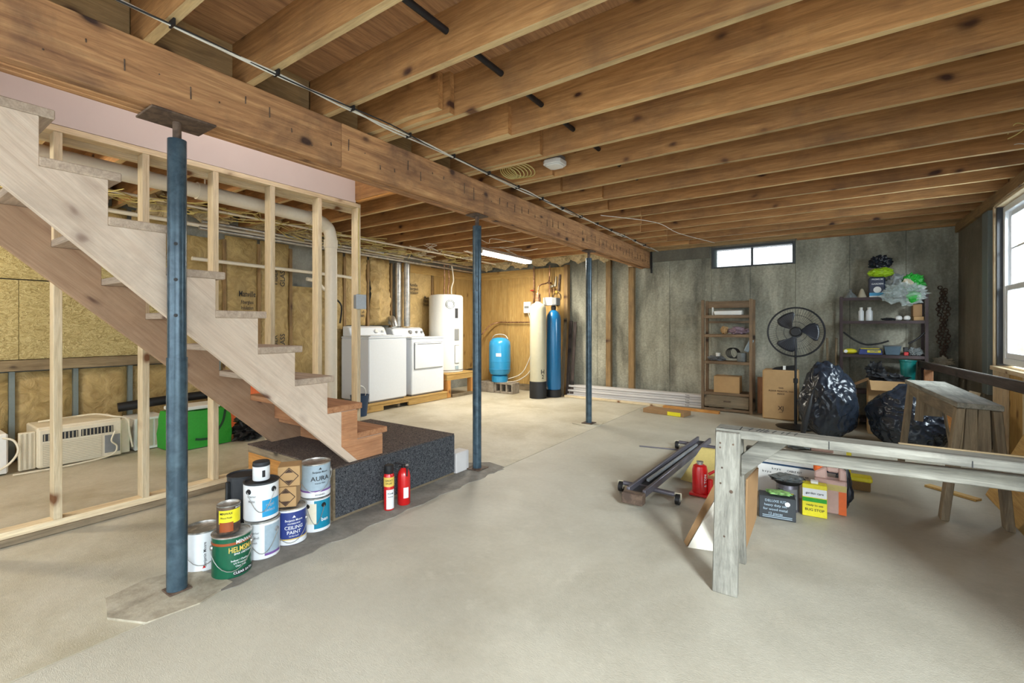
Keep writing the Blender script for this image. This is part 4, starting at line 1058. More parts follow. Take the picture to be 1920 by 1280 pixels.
for q in range(12): bx('grille_slat', M_cream, gr, ax1+.0032, ay0+.072, .040+q*.0148, ax1+.007, ay1-.192, .048+q*.0148)
bx('control_panel', M_gray, t, ax1+.0005, ay1-.17, .05, ax1+.004, ay1-.06, .21, .002)
MB().tube(smoothpts([(ax1+.02, ay1-.10, .24), (ax1+.03, ay1-.13, .16), (ax1+.03, ay1-.09, .10), (ax1+.04, ay1-.14, .03), (ax1+.06, ay1-.4, .012), (ax1+.05, ay1-.75, .012)], 5), .007, 6).build('power_cord', M_cream, t)
MB().tube(smoothpts([(ax0+.1, ay0+.1, .36), (ax0+.2, ay0+.2, .38), (ax0+.1, ay0+.35, .37), (ax0+.25, ay0+.45, .39), (ax1-.05, ay1-.1, .37), (ax1-.02, ay1+.0, .33), (ax1-.03, ay1+.02, .2), (ax1-.02, ay1+.04, .06)], 5), .008, 6).build('power_cord', M_cream, t)
t = thing('window_air_conditioner', (-5.6, .5, 0), 'white appliance case standing at the left edge of the photo beside the cream air conditioner', 'air conditioner')
bx('case', M_white, t, -5.86, .34, .005, -5.50, .775, .33, .012)
bx('front_panel', M_white, t, -5.499, .35, .01, -5.485, .765, .32, .004)
MB().tube(smoothpts([(-5.49, .74, .30), (-5.46, .80, .27), (-5.44, .82, .18), (-5.45, .76, .08), (-5.45, .64, .02)], 5), .008, 6).build('power_cord', M_cream, t)
t = thing('window_air_conditioner', (-5.6, 1.74, 0), 'small white slatted unit between the cream air conditioner and the green bag', 'air conditioner')
bx('case', M_white, t, -5.84, 1.60, .004, -5.50, 1.86, .31, .008)
ring('front_frame', M_white, t, -5.499, -5.485, 1.60, 1.86, .006, .31, .02, .002)
for q in range(5): bx('slat', M_cream_d, t, -5.497, 1.63+q*.045, .03, -5.490, 1.655+q*.045, .29)
pipe_thing('bundled_tarp', [(-5.78, 1.55, .40), (-5.72, 1.9, .43), (-5.72, 2.3, .44), (-5.74, 2.6, .43)], .045, M_black, 'dark folded fabric roll lying behind the green bag', 'fabric')
t = thing('green_shopping_bag', (-5.28, 2.0, 0), 'bright green woven shopping bag with a dark strap under the stairs', 'bag')
mb = MB()
def gb(u, v): return None
gx0, gx1, gy0, gy1, gh = -5.48, -5.12, 1.78, 2.30, .36
vs = []; nn = 10
ringp = []
def side(a, b, n): return [(a[0]+(b[0]-a[0])*i/n, a[1]+(b[1]-a[1])*i/n) for i in range(n)]
base = side((gx0,gy0),(gx1,gy0),5)+side((gx1,gy0),(gx1,gy1),8)+side((gx1,gy1),(gx0,gy1),5)+side((gx0,gy1),(gx0,gy0),8)
cx_, cy_ = (gx0+gx1)/2, (gy0+gy1)/2; lv = 9; n = len(base)
for j in range(lv):
    z = .004 + gh*j/(lv-1)
    for (x, y) in base:
        k = 1 + .05*math.sin(j/(lv-1)*PI) - .07*(j/(lv-1)) + .03*noise.noise(Vector((x*9, y*9, z*12)))
        vs.append((cx_+(x-cx_)*k, cy_+(y-cy_)*k, z + (.012*noise.noise(Vector((x*8, y*8, 2))) if j == lv-1 else 0)))
f = [(j*n+i, j*n+(i+1) % n, (j+1)*n+(i+1) % n, (j+1)*n+i) for j in range(lv-1) for i in range(n)]
f += [tuple(range(n-1, -1, -1)), tuple(range((lv-1)*n, lv*n))]
mb.add(vs, f).build('bag_body', M_green_bag, t)
mb = MB(); P = smoothpts([(gx1+.012, 2.24, .35), (gx1+.035, 2.20, .22), (gx1+.04, 2.10, .10), (gx1+.04, 2.02, .09), (gx1+.035, 1.96, .10)], 5)
for a, b in zip(P, P[1:]): mb.beam(a, b, .004, .022, side=(1, 0, 0))
mb.build('strap', plain('dark_green_webbing', S(16,60,30), .7), t)
bx('piping', M_label_purple, t, gx1+.0, gy0+.02, .34, gx1+.004, gy0+.06, .352) if False else None
o = bx('foam_sheet', M_white, None, -5.45, 1.82, .375, -5.17, 2.22, .41, .006); tag(o, 'flat white foam piece resting on top of the green bag', 'foam')
t = thing('debris_bundle', (-5.15, 2.46, 0), 'crumpled clear plastic and dark odds and ends under the staircase', 'plastic')
MB().blob((-5.12, 2.47, .09), (.13, .13, .09), 4, .5, 2.5, 4, .004, .8).build('dark_bundle', M_black, t)
MB().blob((-5.22, 2.60, .16), (.15, .15, .17), 8, .5, 2.6, 4, .004, .9).build('clear_wrap', M_silverpl, t)
o = MB().blob((-5.16, 2.90, .14), (.08, .09, .12), 18, .4, 2.6, 3, .004, .6).build('blue_bundle', plain('royal_blue_fabric', S(36,44,130), .6, bumps=.5)); tag(o, 'small royal blue bundle beside the crumpled clear plastic', 'fabric')
mb = MB(); mb.hexa([(-5.80, 2.45, .25), (-5.55, 2.45, .0), (-5.55, 3.0, .0), (-5.80, 3.0, .25)], [(-5.85, 2.45, .62), (-5.82, 2.45, .62), (-5.82, 3.0, .62), (-5.85, 3.0, .62)])
o = MB().hexa([(-5.66, 2.45, 0), (-5.63, 2.45, 0), (-5.63, 3.0, 0), (-5.66, 3.0, 0)], [(-5.86, 2.45, .52), (-5.84, 2.45, .52), (-5.84, 3.0, .52), (-5.86, 3.0, .52)]).build('orange_board', M_orange_pl, None, .002); tag(o, 'orange panel leaning on the left wall behind the crumpled plastic', 'panel')

# =============================================================== PAINT CANS AND BOXES
def can(name, x, y, z, r, h, label, body, group='paint cans', lid=M_tin, handle=None, hy=0.72, hang=1.3):
    t = thing(name, (x, y, z), label, 'paint can', group)
    MB().lathe((x, y, z), [(r*.97, 0.001), (r, .004), (r, h-.008)], 40).build('body', body, t)
    MB().lathe((x, y, z+h-.0079), [(r*1.0, 0), (r*1.025, .002), (r*1.025, .008), (r*.93, .0085), (r*.92, .003), (r*.80, .003), (r*.79, .0015)], 40).build('lid', lid, t)
    fa = math.atan2(-y, -x)
    if handle:
        for s in (1, -1):
            a = fa + s*hang; p = Vector((x+r*math.cos(a), y+r*math.sin(a), z+h*hy)); d = Vector((math.cos(a), math.sin(a), 0))
            MB().cyl(p, p+d*.007, .014, .011, n=14).build('handle_ear', handle, t)
        pts = []
        for i in range(13):
            a = fa - hang + 2*hang*i/12; drop = .11*math.sin(PI*i/12)*.95
            pts.append((x+(r+.009)*math.cos(a), y+(r+.009)*math.sin(a), z+h*hy-drop))
        MB().tube(pts, .0018, 6).build('wire_handle', M_galv, t)
    return t, fa
def tband(t, x, y, z, r, z0, z1, a0, a1, mat, name='label_print', th=.0008):
    return MB().band((x, y, z), r+.0003, z0, z1, a0, a1, th, 20).build(name, mat, t)
def ttxt(t, lines, x, y, z, r, mat, name='lettering'):
    mb = MB()
    for (s, a, zz, size, sx) in lines: text_cyl(mb, s, (x, y, z), r+.0010, a, zz, size, sx)
    return mb.build(name, mat, t, smooth=False)
def tri(mb, x, y, z, r, a, zz, w):   # small triangular peak mark
    A = lambda da, dz: (x+(r+.0022)*math.cos(a+da/r), y+(r+.0022)*math.sin(a+da/r), z+zz+dz)
    mb.add([A(-w, 0), A(w, 0), A(0, w*1.5)], [(0, 1, 2)])
# 1 green can
x, y, z, r, h = -2.407, 1.085, 0.004, .085, .197
t, fa = can('paint_can', x, y, z, r, h, 'dark green stain can standing in front, nearest the steel column', M_green_can, handle=M_galv)
tband(t, x, y, z, r, h*.80, h*.86, fa-1.5, fa+1.5, M_brownlabel, 'stripe_print')
ttxt(t, [('MINWAX', fa+.72, h*.86, .024, .9)], x, y, z, r+.0006, M_label_white)
ttxt(t, [('HELMSMAN', fa+.62, h*.68, .036, .72)], x, y, z, r, M_gold, 'title_lettering')
ttxt(t, [('SPAR URETHANE', fa+.62, h*.575, .013, .9), ('Indoor / Outdoor', fa+.45, h*.42, .013, .9), ('UV Protection', fa+.45, h*.35, .012, .9), ('Clear Satin', fa+.45, h*.28, .012, .9)], x, y, z, r, M_label_white)
tband(t, x, y, z, r, .012, h*.16, fa+.1, fa+1.3, M_ink, 'lower_print')
ttxt(t, [('CLEAR SATIN', fa+.62, .024, .016, 1)], x, y, z, r+.001, M_label_white)
# 2 stain can on it
x2, y2, z2 = -2.418, 1.075, .004+.198
t, fa = can('stain_can', x2, y2, z2, .050, .135, 'small yellow and brown stain can standing on the dark green can', M_rust, lid=M_tin)
tband(t, x2, y2, z2, .05, .05, .115, fa-.9, fa+1.3, M_yellow); tband(t, x2, y2, z2, .0505, .012, .058, fa-.8, fa+.4, M_brownlabel)
ttxt(t, [('MINWAX', fa-.2, .10, .016, .8), ('Wood Finish', fa-.2, .080, .012, .8)], x2, y2, z2, .0512, M_ink)
ttxt(t, [('MINWAX', fa+.9, .122, .010, .8)], x2, y2, z2, .05, M_label_white)
# 3 white can behind
x, y, z = -2.60, 1.035, -.002
t, fa = can('paint_can', x, y, z, .084, .195, 'plain white paint can between the nearest column and the dark green can', M_label_white, handle=M_black)
mb = MB(); vs, fs = text_geo('Benjamin Moore')
mb.add([(x+(.0855)*math.cos(fa+.1-p[1]*.018/.084), y+.0855*math.sin(fa+.1-p[1]*.018/.084), z+.085+p[0]*.018) for p in vs], fs); mb.build('lettering', M_ink, t, smooth=False)
mb = MB(); tri(mb, x, y, z, .0845, fa+.06, .020, .008); mb.build('peak_mark', M_red, t)
# 4,5 white stack
x, y, z, r, h = -2.475, 1.262, .004, .083, .192
t, fa = can('paint_can', x+.012, y+.0, z, r, h, 'lower white and silver paint can under the white and blue one', M_label_white, handle=M_gray, hang=.9)
tband(t, x+.012, y, z, r, .02, h*.9, fa+.12, fa+1.2, M_label_silver); tband(t, x+.012, y, z, r+.001, .018, .03, fa+.12, fa+1.2, M_label_purple)
ttxt(t, [('Interior', fa-.45, .14, .016, .9), ('Eggshell', fa-.45, .115, .016, .9), ('Finish', fa-.45, .09, .014, .9)], x+.012, y, z, r, M_gray)
z += h+.002
t, fa = can('paint_can', x, y, z, r, h, 'upper white paint can with a bright blue label, lid splashed black', M_label_white, lid=M_dark, handle=M_black, hy=.80, hang=.75)
tband(t, x, y, z, r, .02, h*.55, fa+.05, fa+1.25, M_label_blue)
ttxt(t, [('regal', fa+.5, h*.42, .022, 1), ('select', fa+.5, h*.28, .022, 1)], x, y, z, r+.001, M_label_silver)
ttxt(t, [('Interior', fa-.55, .13, .016, .9), ('Matte', fa-.55, .105, .016, .9)], x, y, z, r, M_gray)
z += h+.002
t, fa = can('sample_pot', x-.0, y, z, .041, .082, 'small white sample pot with a black lid on top of the white and blue can', M_label_white, lid=M_dark)
MB().lathe((x, y, z+.0825), [(.0405, 0), (.0405, .012), (.037, .014)], 28).build('black_lid', M_dark, t)
tband(t, x, y, z, .041, .02, .055, fa+.1, fa+.45, M_ink)
# 6 navy ceiling paint
x, y, z, r, h = -2.488, 1.432, .004, .081, .196
t, fa = can('paint_can', x, y, z, r, h, 'navy blue ceiling paint can under the two brown cartons', M_label_navy, handle=M_galv, hy=.62)
tband(t, x, y, z, r, .004, .030, fa-2.2, fa+2.2, M_label_white, 'base_stripe'); tband(t, x, y, z, r, .031, .036, fa-2.2, fa+2.2, M_gold, 'base_line')
tband(t, x, y, z, r, h-.016, h-.006, fa-2.2, fa+2.2, M_label_white, 'top_stripe')
ttxt(t, [('Benjamin Moore', fa+.20, .136, .017, .8), ('WATERBORNE', fa+.20, .118, .011, .9), ('CEILING', fa+.20, .096, .026, 1), ('PAINT', fa+.20, .070, .026, 1), ('ULTRA FLAT', fa+.20, .050, .010, .9)], x, y, z, r+.0004, M_label_white)
mb = MB(); tri(mb, x, y, z, r+.0004, fa+.20, .150, .009); mb.build('peak_mark', M_label_white, t)
# cartons on it
def carton(x, y, z, w, h, rot, label):
    t = thing('brown_carton', (x, y, z), label, 'box', 'brown cartons')
    t.rotation_euler = (0, 0, rot)
    MB().box(-w/2, -w/2, .001, w/2, w/2, h).build('carton_body', M_card, t, .002, smooth=False, world=False)
    MB().box(-.012, -w/2-.0006, h*.02, .012, w/2+.0006, h+.0008).build('tape', M_card_d, t, smooth=False, world=False) if False else None
    mb = MB()
    for (nx, rr) in ((1, w/2),):
        d = .048
        q = [(0, h/2-d), (d, h/2), (0, h/2+d), (-d, h/2)]
        for a, b in zip(q, q[1:]+q[:1]): mb.beam((rr+.0006, a[0], a[1]), (rr+.0006, b[0], b[1]), .0012, .004, side=(1, 0, 0))
        mb.add([(rr+.001, -.022, h-.034), (rr+.001, .022, h-.034), (rr+.001, 0, h-.012)], [(0, 1, 2)])
        mb.add([(rr+.001, -.022, .034), (rr+.001, .022, .034), (rr+.001, 0, .012)], [(0, 2, 1)])
    mb.build('diamond_print', M_card_print, t, smooth=False, world=False)
    mb = MB(); text_plane(mb, 'FRAGILE', (-.01, -w/2-.0006, h/2), (0, 0, 1), (-1, 0, 0), .022, .9) 
    mb.build('side_lettering', M_card_print, t, smooth=False, world=False)
    return t
carton(-2.505, 1.425, .202, .108, .112, math.radians(-42), 'lower brown carton with a diamond print on the navy can')
carton(-2.500, 1.435, .316, .112, .110, math.radians(-36), 'upper brown carton with a diamond print, top of the carton pair')
# 7,8 aura cans
x, y, z, r, h = -2.52, 1.605, .004, .082, .196
t, fa = can('paint_can', x, y, z, r, h, 'lower teal and white paint can beside the carpeted landing', M_label_white, handle=M_black, hang=.55, hy=.78)
tband(t, x, y, z, r, .02, h*.93, fa-.1, fa+1.25, M_label_teal); tband(t, x, y, z, r+.0009, .05, h*.85, fa-.55, fa+.05, M_cream)
ttxt(t, [('ben', fa+.62, .07, .03, 1)], x, y, z, r+.001, M_label_white)
z += h+.002
t, fa = can('paint_can', x, y, z, r, h, 'upper silver-blue paint can, tallest one beside the landing', M_label_silver, handle=M_galv, hang=1.5)
tband(t, x, y, z, r, .004, .034, fa-2, fa+2, M_label_white, 'base_stripe'); tband(t, x, y, z, r+.001, .034, .044, fa-2, fa+2, M_label_purple, 'base_line')
ttxt(t, [('Benjamin Moore', fa+.30, .150, .016, .8), ('AURA', fa+.30, .112, .036, 1.1), ('Interior Paint', fa+.30, .086, .012, .9), ('EGGSHELL', fa+.30, .019, .012, 1)], x, y, z, r+.002, M_dark)
mb = MB(); tri(mb, x, y, z, r, fa+.30, .164, .009); mb.build('peak_mark', M_dark, t)
# 9 dark canister behind
x, y = -2.685, 1.27
t, fa = can('paint_pail', x, y, -.002, .078, .385, 'tall dark grey pail half hidden behind the white and blue can', M_dark, lid=M_dark)
MB().beam((x+.01, y-.085, .12), (x+.01, y-.085, .36), .02, .02).build('pail_handle', M_black, t, .004)
# =============================================================== AEROSOL AND EXTINGUISHER
x, y = -2.372, 2.035; fa = math.atan2(-y, -x)
t = thing('spray_can', (x, y, .004), 'red and yellow spray can with a black cap beside the fire extinguisher', 'spray can')
MB().lathe((x, y, .004), [(.032, .001), (.033, .004), (.033, .225), (.024, .24)], 28).build('body', M_red, t)
MB().lathe((x, y, .240), [(.028, 0), (.030, .01), (.030, .05), (.026, .055)], 28).build('cap', M_black, t)
tband(t, x, y, .004, .033, .155, .215, fa-1.5, fa+1.5, M_gold); tband(t, x, y, .004, .033, .01, .135, fa-.5, fa+1.2, M_label_white)
ttxt(t, [('GREAT', fa, .195, .017, .9), ('STUFF', fa, .175, .017, .9), ('FOAM', fa+.3, .11, .015, .9), ('Insulating', fa+.3, .09, .010, .9)], x, y, .004, .0335, M_ink)
x, y = -2.362, 2.155; fa = math.atan2(-y, -x)
t = thing('fire_extinguisher', (x, y, .004), 'red fire extinguisher standing in front of the charcoal carpeted landing', 'fire extinguisher')
MB().lathe((x, y, .004), [(.040, .001), (.043, .005), (.043, .19), (.038, .215), (.022, .238), (.016, .245)], 32).build('cylinder', M_red, t)
MB().lathe((x, y, .2495), [(.016, 0), (.016, .02), (.010, .024)], 16).build('valve', M_black, t)
MB().tube([(x, y, .272), (x-.02, y-.02, .282), (x-.03, y-.05, .287)], .006, 8).build('lever', M_black, t)
MB().tube([(x, y, .262), (x-.02, y-.02, .264), (x-.03, y-.04, .258)], .005, 8).build('grip', M_black, t)
MB().cyl((x+.012, y+.006, .262), (x+.030, y+.014, .268), .008, n=12).build('gauge', M_galv, t)
MB().tube(smoothpts([(x+.012, y-.01, .262), (x+.04, y-.01, .25), (x+.045, y-.015, .2)], 4), .005, 8).build('nozzle', M_black, t)
tband(t, x, y, .004, .043, .05, .12, fa-.05, fa+.75, M_label_white)

# =============================================================== BACK WALL STOCK
def row(name, boards, label, cat, group): pass
zz = 0.006
for k in range(5):
    dx = [0, .03, .01, .05, .02][k]; h = .038
    t = thing('trim_board_bundle', (-2.6, 7.22, zz), ['bottom white boxed board of the stack lying against the back wall', 'second white boxed board from the bottom of the stack', 'middle white boxed board of the stack', 'second white boxed board from the top of the stack', 'top white boxed board of the stack'][k], 'board', 'white boards stacked at the back wall')
    bx('board', M_trim_board, t, -3.72+dx, 7.12+.018*(k % 2)+.004*k, zz, -1.52+dx*1.2, 7.29, zz+h-.004, .003)
    mb = MB(); text_plane(mb, 'Trim', (-1.72, 7.1192+.018*(k % 2)+.004*k, zz+.019), (1, 0, 0), (0, 0, 1), .03); mb.build('lettering', M_card_print, t, smooth=False)
    zz += h
def stick(name, x0, y0, x1, y1, w, h, mat, label, z=0.0):
    o = MB().beam((x0, y0, z+h/2), (x1, y1, z+h/2), w, h).build(name, mat, None, .002, smooth=False); return tag(o, label, 'board', 'boards on the floor by the back wall')
stick('timber_batten', -3.70, 7.02, -2.0, 6.96, .07, .03, wood('pine','X'), 'long pale batten on the floor in front of the white boards')
stick('timber_batten', -2.0, 6.90, -1.22, 6.82, .06, .035, wood('header','X'), 'short brown batten lying toward the wooden shelf')
t = thing('flat_carton', (-1.8, 6.42, 0), 'long flat cardboard carton with a yellow sticker on the floor', 'box')
mb = MB(); mb.hexa([(-2.13, 6.36, .002), (-1.56, 6.28, .002), (-1.52, 6.50, .002), (-2.10, 6.58, .002)], [(-2.13, 6.36, .06), (-1.56, 6.28, .06), (-1.52, 6.50, .06), (-2.10, 6.58, .06)])
mb.build('carton_body', M_card_d, t, .002, smooth=False)
mb = MB(); mb.hexa([(-1.78, 6.3085, .005), (-1.60, 6.283, .005), (-1.60, 6.28, .005), (-1.78, 6.305, .005)], [(-1.78, 6.3085, .055), (-1.60, 6.283, .055), (-1.60, 6.28, .055), (-1.78, 6.305, .055)])
mb.build('sticker', M_yellow, t)
# =============================================================== WOODEN SHELF UNIT
t = thing('wooden_shelf_unit', (-1.14, 7.18, 0), 'weathered wooden shelf unit against the concrete back wall', 'shelf unit')
sx0, sx1, sy0, sy1 = -1.50, -.84, 7.02, 7.34
W1 = wood('shelf','Z'); W2 = wood('shelf','X')
for x in (sx0, sx1-.04):
    for (y0, y1) in ((sy0, sy0+.035), (sy1-.035, sy1)): bx('post', W1, t, x, y0, 0.0, x+.04, y1, 1.58, .003)
for k, z in enumerate((1.36, 1.09, .71, .27)):
    bx('shelf_board', W2, t, sx0+.041, sy0+.0, z-.04, sx1-.041, sy1-.036, z, .003)
    if k in (1,): bx('back_rail', W2, t, sx0+.041, sy1-.03, z+.16, sx1-.041, sy1-.01, z+.19)
bx('top_rail', W2, t, sx0+.041, sy1-.034, 1.47, sx1-.041, sy1-.004, 1.57, .002)
d = bx('drawer', wood('greybrown','X'), t, sx0+.045, sy0-.012, .065, sx1-.045, sy0+.02, .225, .003)
bx('drawer_pull', M_rust, d, -1.20, sy0-.024, .145, -1.11, sy0-.0125, .16, .002)
bx('bottom_rail', W2, t, sx0+.041, sy0, .01, sx1-.041, sy0+.03, .045, .002)
bx('back_panel', M_white, None, 0,0,0,.001,.001,.001) if False else None
o = bx('cardboard_box', M_card, None, -1.33, 7.02, .271, -1.00, 7.26, .50, .003); tag(o, 'small closed cardboard box on the bottom shelf of the wooden unit', 'box')
t = thing('plastic_organiser', (-1.2, 7.15, 1.36), 'white tray with an upright end on the top shelf of the wooden unit', 'tray')
MB().hexa([(-1.33, 7.05, 1.361), (-.98, 7.05, 1.361), (-.98, 7.25, 1.361), (-1.33, 7.25, 1.361)], [(-1.34, 7.04, 1.42), (-.97, 7.04, 1.42), (-.99, 7.24, 1.44), (-1.32, 7.24, 1.44)]).build('tray_body', M_white, t, .008)
bx('end_handle', M_white, t, -1.365, 7.06, 1.361, -1.345, 7.10, 1.475, .004)
o = MB().blob((-1.03, 7.13, 1.140), (.115, .07, .05), 33, .4, 2.4, 4, 1.0905, .5).build('folded_cloth', plain('mauve_polythene', S(150,128,140), .3, bumps=.6)); tag(o, 'mauve plastic-wrapped cloth on the second shelf of the wooden unit', 'cloth')
o = MB().blob((-1.21, 7.14, 1.145), (.05, .05, .055), 35, .3, 2.4, 3, 1.0905, .5).build('paper_bag', M_card); tag(o, 'small brown crumpled paper bag beside the mauve cloth', 'bag')
o = MB().blob((-1.32, 7.16, .745), (.10, .08, .035), 41, .4, 3, 4, .7105, .6).build('hardware_pile', M_gray); tag(o, 'grey heap of small hardware on the third shelf, left side', 'hardware')
MBc = MB().lathe((-1.29, 7.10, .775), [(.028, 0), (.032, .045), (.03, .05)], 16).build('white_cup', M_white); tag(MBc, 'small white cup on the grey hardware heap', 'cup')
t = thing('storage_jar', (-.97, 7.10, .711), 'clear jar of fixings on the third shelf, right side', 'jar')
MB().lathe((-.98, 7.10, .711), [(.055, 0), (.062, .01), (.062, .12), (.055, .125)], 20).build('jar_body', M_silverpl, t)
o = MB().beam((-.93, 7.10, .85), (-.86, 7.12, 1.02), .035, .06).build('spray_nozzle', M_label_silver, None, .008); tag(o, 'grey-blue tube leaning from the jar on the third shelf', 'tube')
mb = MB()
for k in range(5): mb.torus((-1.13+.012*k, 7.22, .82), (.1*k, 1, .2), .075, .005, 24, 5)
tag(mb.build('cable_coil', M_cable_b), 'coil of black cable on the third shelf of the wooden unit', 'cable')
# large carton beside
t = thing('tall_carton', (-.5, 6.95, 0), 'tall cardboard carton with dark printing behind the pedestal fan', 'box')
bx('carton_body', M_card, t, -.70, 6.82, .002, -.30, 7.10, .64, .015)
mb = MB()
for (s, z, sz) in (('THIS', .41, .03), ('FLOOR PEDESTAL FAN', .37, .03), ('INSIDE', .335, .03), ('XJ', .15, .075), ('mount', .10, .018)): text_plane(mb, s, (-.49, 6.8192, z), (1, 0, 0), (0, 0, 1), sz, .9)
mb.build('lettering', M_card_print, t, smooth=False)
t = thing('kitchen_scale', (-.5, 6.95, .64), 'small dark box with a white strap lying on the tall carton', 'box')
MB().hexa([(-.60, 6.86, .641), (-.33, 6.86, .641), (-.33, 7.05, .641), (-.60, 7.05, .641)], [(-.56, 6.88, .665), (-.34, 6.88, .70), (-.34, 7.03, .70), (-.56, 7.03, .665)]).build('case', M_black, t, .004)
bx('white_strap', M_white, t, -.47, 6.855, .645, -.44, 6.879, .695)
o = bx('brown_board', wood('orange','Z'), None, -.80, 7.2, 0.0, -.73, 7.24, .50, .002); tag(o, 'short orange-brown board standing between the shelf unit and the tall carton', 'board')
# =============================================================== FAN
FX, FY = -.31, 6.42
t = thing('pedestal_fan', (FX, FY, 0), 'black pedestal fan with three blades and a round wire cage', 'fan')
MB().lathe((FX, FY, 0), [(.20, .002), (.21, .012), (.10, .03), (.03, .04)], 32).build('base', M_black, t)
MB().cyl((FX, FY, .04), (FX, FY, .55), .017, n=14).build('lower_pole', M_black, t)
MB().cyl((FX, FY, .551), (FX, FY, 1.06), .013, n=14).build('upper_pole', M_black, t)
MB().lathe((FX, FY, .53), [(.024, 0), (.024, .05), (.018, .055)], 14).build('pole_collar', M_black, t)
hc = Vector((FX, FY-.02, 1.135)); nf = (Vector((0.02, -1, 0.03))).normalized()
u = nf.cross(Vector((0, 0, 1))).normalized(); v = u.cross(nf)
MB().cyl(hc - nf*.19, hc - nf*.06, .055, .07, n=20).build('motor_housing', M_black, t, .01)
mb = MB()
for off in (-.045, .045):
    for q in (.285 if off < 0 else .28, .20, .12) : mb.torus(hc+nf*off*(1.0 if q > .25 else 1.25), nf, q, .004 if q > .25 else .0014, 44, 5)
mb.torus(hc, nf, .292, .006, 48, 6)
mb.build('cage_rings', M_black_metal, t)
mb = MB()
for off in (-1, 1):
    for k in range(60):
        a = 2*PI*k/60; d = u*math.cos(a) + v*math.sin(a)
        mb.tube([hc+nf*off*.062+d*.05, hc+nf*off*.062+d*.16, hc+nf*off*.045+d*.25, hc+nf*off*.012+d*.29], .0011, 3, False)
tag(mb.build('cage_wires', plain('grey_cage_wire', S(90,92,96), .4, .5), t), None, None, None, 'stuff')
MB().cyl(hc+nf*.064, hc+nf*.075, .055, .045, n=24).build('front_badge', M_black, t)
MB().cyl(hc-nf*.03, hc+nf*.035, .05, .042, n=24).build('hub', M_black, t)
for k in range(3):
    a0 = math.radians(45 + 120*k); vs = []
    nr, na = 8, 8
    for i in range(nr+1):
        rad = .045 + .195*i/nr; wid = (.30 + .55*math.sin(min(1, i/nr*1.15)*PI*.62))*(1 if i < nr else .8)
        for j in range(na+1):
            tt = j/na - .5; a = a0 + tt*wid*1.25 + .28*(i/nr)
            vs.append(hc + (u*math.cos(a) + v*math.sin(a))*rad + nf*(.035*tt*1.2))
    f = [(i*(na+1)+j, (i+1)*(na+1)+j, (i+1)*(na+1)+j+1, i*(na+1)+j+1) for i in range(nr) for j in range(na)]
    b = MB().add(vs, f).build('blade', plain('dark_blade_plastic', S(38,40,48), .35), t)
    md = b.modifiers.new('thick', 'SOLIDIFY'); md.thickness = .003
# =============================================================== METAL SHELF UNIT AND ITS CONTENTS
mx0, mx1, my0, my1 = .13, .955, 7.02, 7.33
M_brownmetal = plain('dark_brown_painted_metal', S(58,42,42), .5, .3)
t = thing('metal_shelf_unit', ((mx0+mx1)/2, 7.17, 0), 'dark brown metal shelf unit against the back wall by the window corner', 'shelf unit')
for x in (mx0, mx1-.03):
    for y in (my0, my1-.03):
        mb = MB(); mb.box(x, y, 0, x+.03, y+.003, 1.57); sxx = x if x == mx0 else x+.027; mb.box(sxx, y+.003, 0, sxx+.003, y+.03, 1.57)
        p = mb.build('post', M_brownmetal, t, smooth=False)
MZ = (1.555, 1.27, .86, .42, .08)
for z in MZ: 
    s = bx('shelf', M_brownmetal, t, mx0+.004, my0+.004, z-.004, mx1-.004, my1-.004, z); bx('shelf_lip', M_brownmetal, s, mx0+.031, my0+.0045, z-.035, mx1-.031, my0+.007, z-.0045)
def on(label, cat, o, group=None): return tag(o, label, cat, group)
# bell shades
on('wide pale glass bell shade, leftmost on top of the metal shelf', 'lamp shade', MB().lathe((.24, 7.15, 1.556), [(.072, 0), (.068, .015), (.045, .045), (.02, .07), (.012, .085), (.018, .1), (.008, .112)], 24).build('glass_bell_shade', M_silverpl))
on('narrow beige cone beside the glass bell shade', 'funnel', MB().lathe((.355, 7.15, 1.556), [(.052, 0), (.05, .006), (.032, .05), (.016, .10), (.004, .112)], 20).build('beige_cone', M_cream_d))
t = thing('soil_bag', (.50, 7.16, 1.556), 'navy and blue sack with a white round emblem on top of the metal shelf', 'bag')
mb = MB(); mb.box(.42, 7.09, 1.557, .575, 7.22, 1.80); mb.build('sack_body', M_label_navy.copy() if False else plain('dark_navy_print', S(26,40,70), .4), t, .012, smooth=False)
bx('blue_lower_print', M_label_blue, t, .423, 7.087, 1.56, .572, 7.0895, 1.61); bx('white_hem', M_white, t, .423, 7.0865, 1.557, .572, 7.0895, 1.572)
MB().cyl((.50, 7.0895, 1.645), (.50, 7.0855, 1.645), .038, n=24).build('emblem', M_white, t)
mb = MB(); text_plane(mb, 'PREMIUM', (.50, 7.0885, 1.77), (1,0,0), (0,0,1), .026); text_plane(mb, 'GARDEN', (.50, 7.0885, 1.715), (1,0,0), (0,0,1), .028); mb.build('lettering', M_label_white, t, smooth=False)
on('lime green plastic bag squashed over the navy sack', 'bag', MB().blob((.54, 7.16, 1.855), (.12, .07, .055), 51, .25, 2.2, 4, None, .35).build('lime_bag', M_lime))
on('crumpled black bag on the lime green one, highest of the pile', 'bag', MB().blob((.53, 7.17, 1.975), (.095, .06, .085), 55, .35, 2.2, 4, 1.915, .5).build('black_bag', M_bagplastic))
on('silver-grey plastic bag right of the navy sack', 'bag', MB().blob((.68, 7.14, 1.68), (.10, .07, .13), 57, .35, 2.0, 4, 1.557, .6).build('silver_bag', M_silverpl))
on('emerald green net bag of pebbles at the top right of the metal shelf', 'bag', MB().blob((.825, 7.10, 1.71), (.095, .07, .10), 59, .35, 2.3, 4, 1.557, .6).build('green_net_bag', M_emerald))
on('clear plastic bag drooping over the front edge of the top shelf', 'bag', MB().blob((.74, 6.985, 1.58), (.16, .035, .10), 61, .5, 2.2, 4, None, 1.0).build('clear_bag', M_clear))
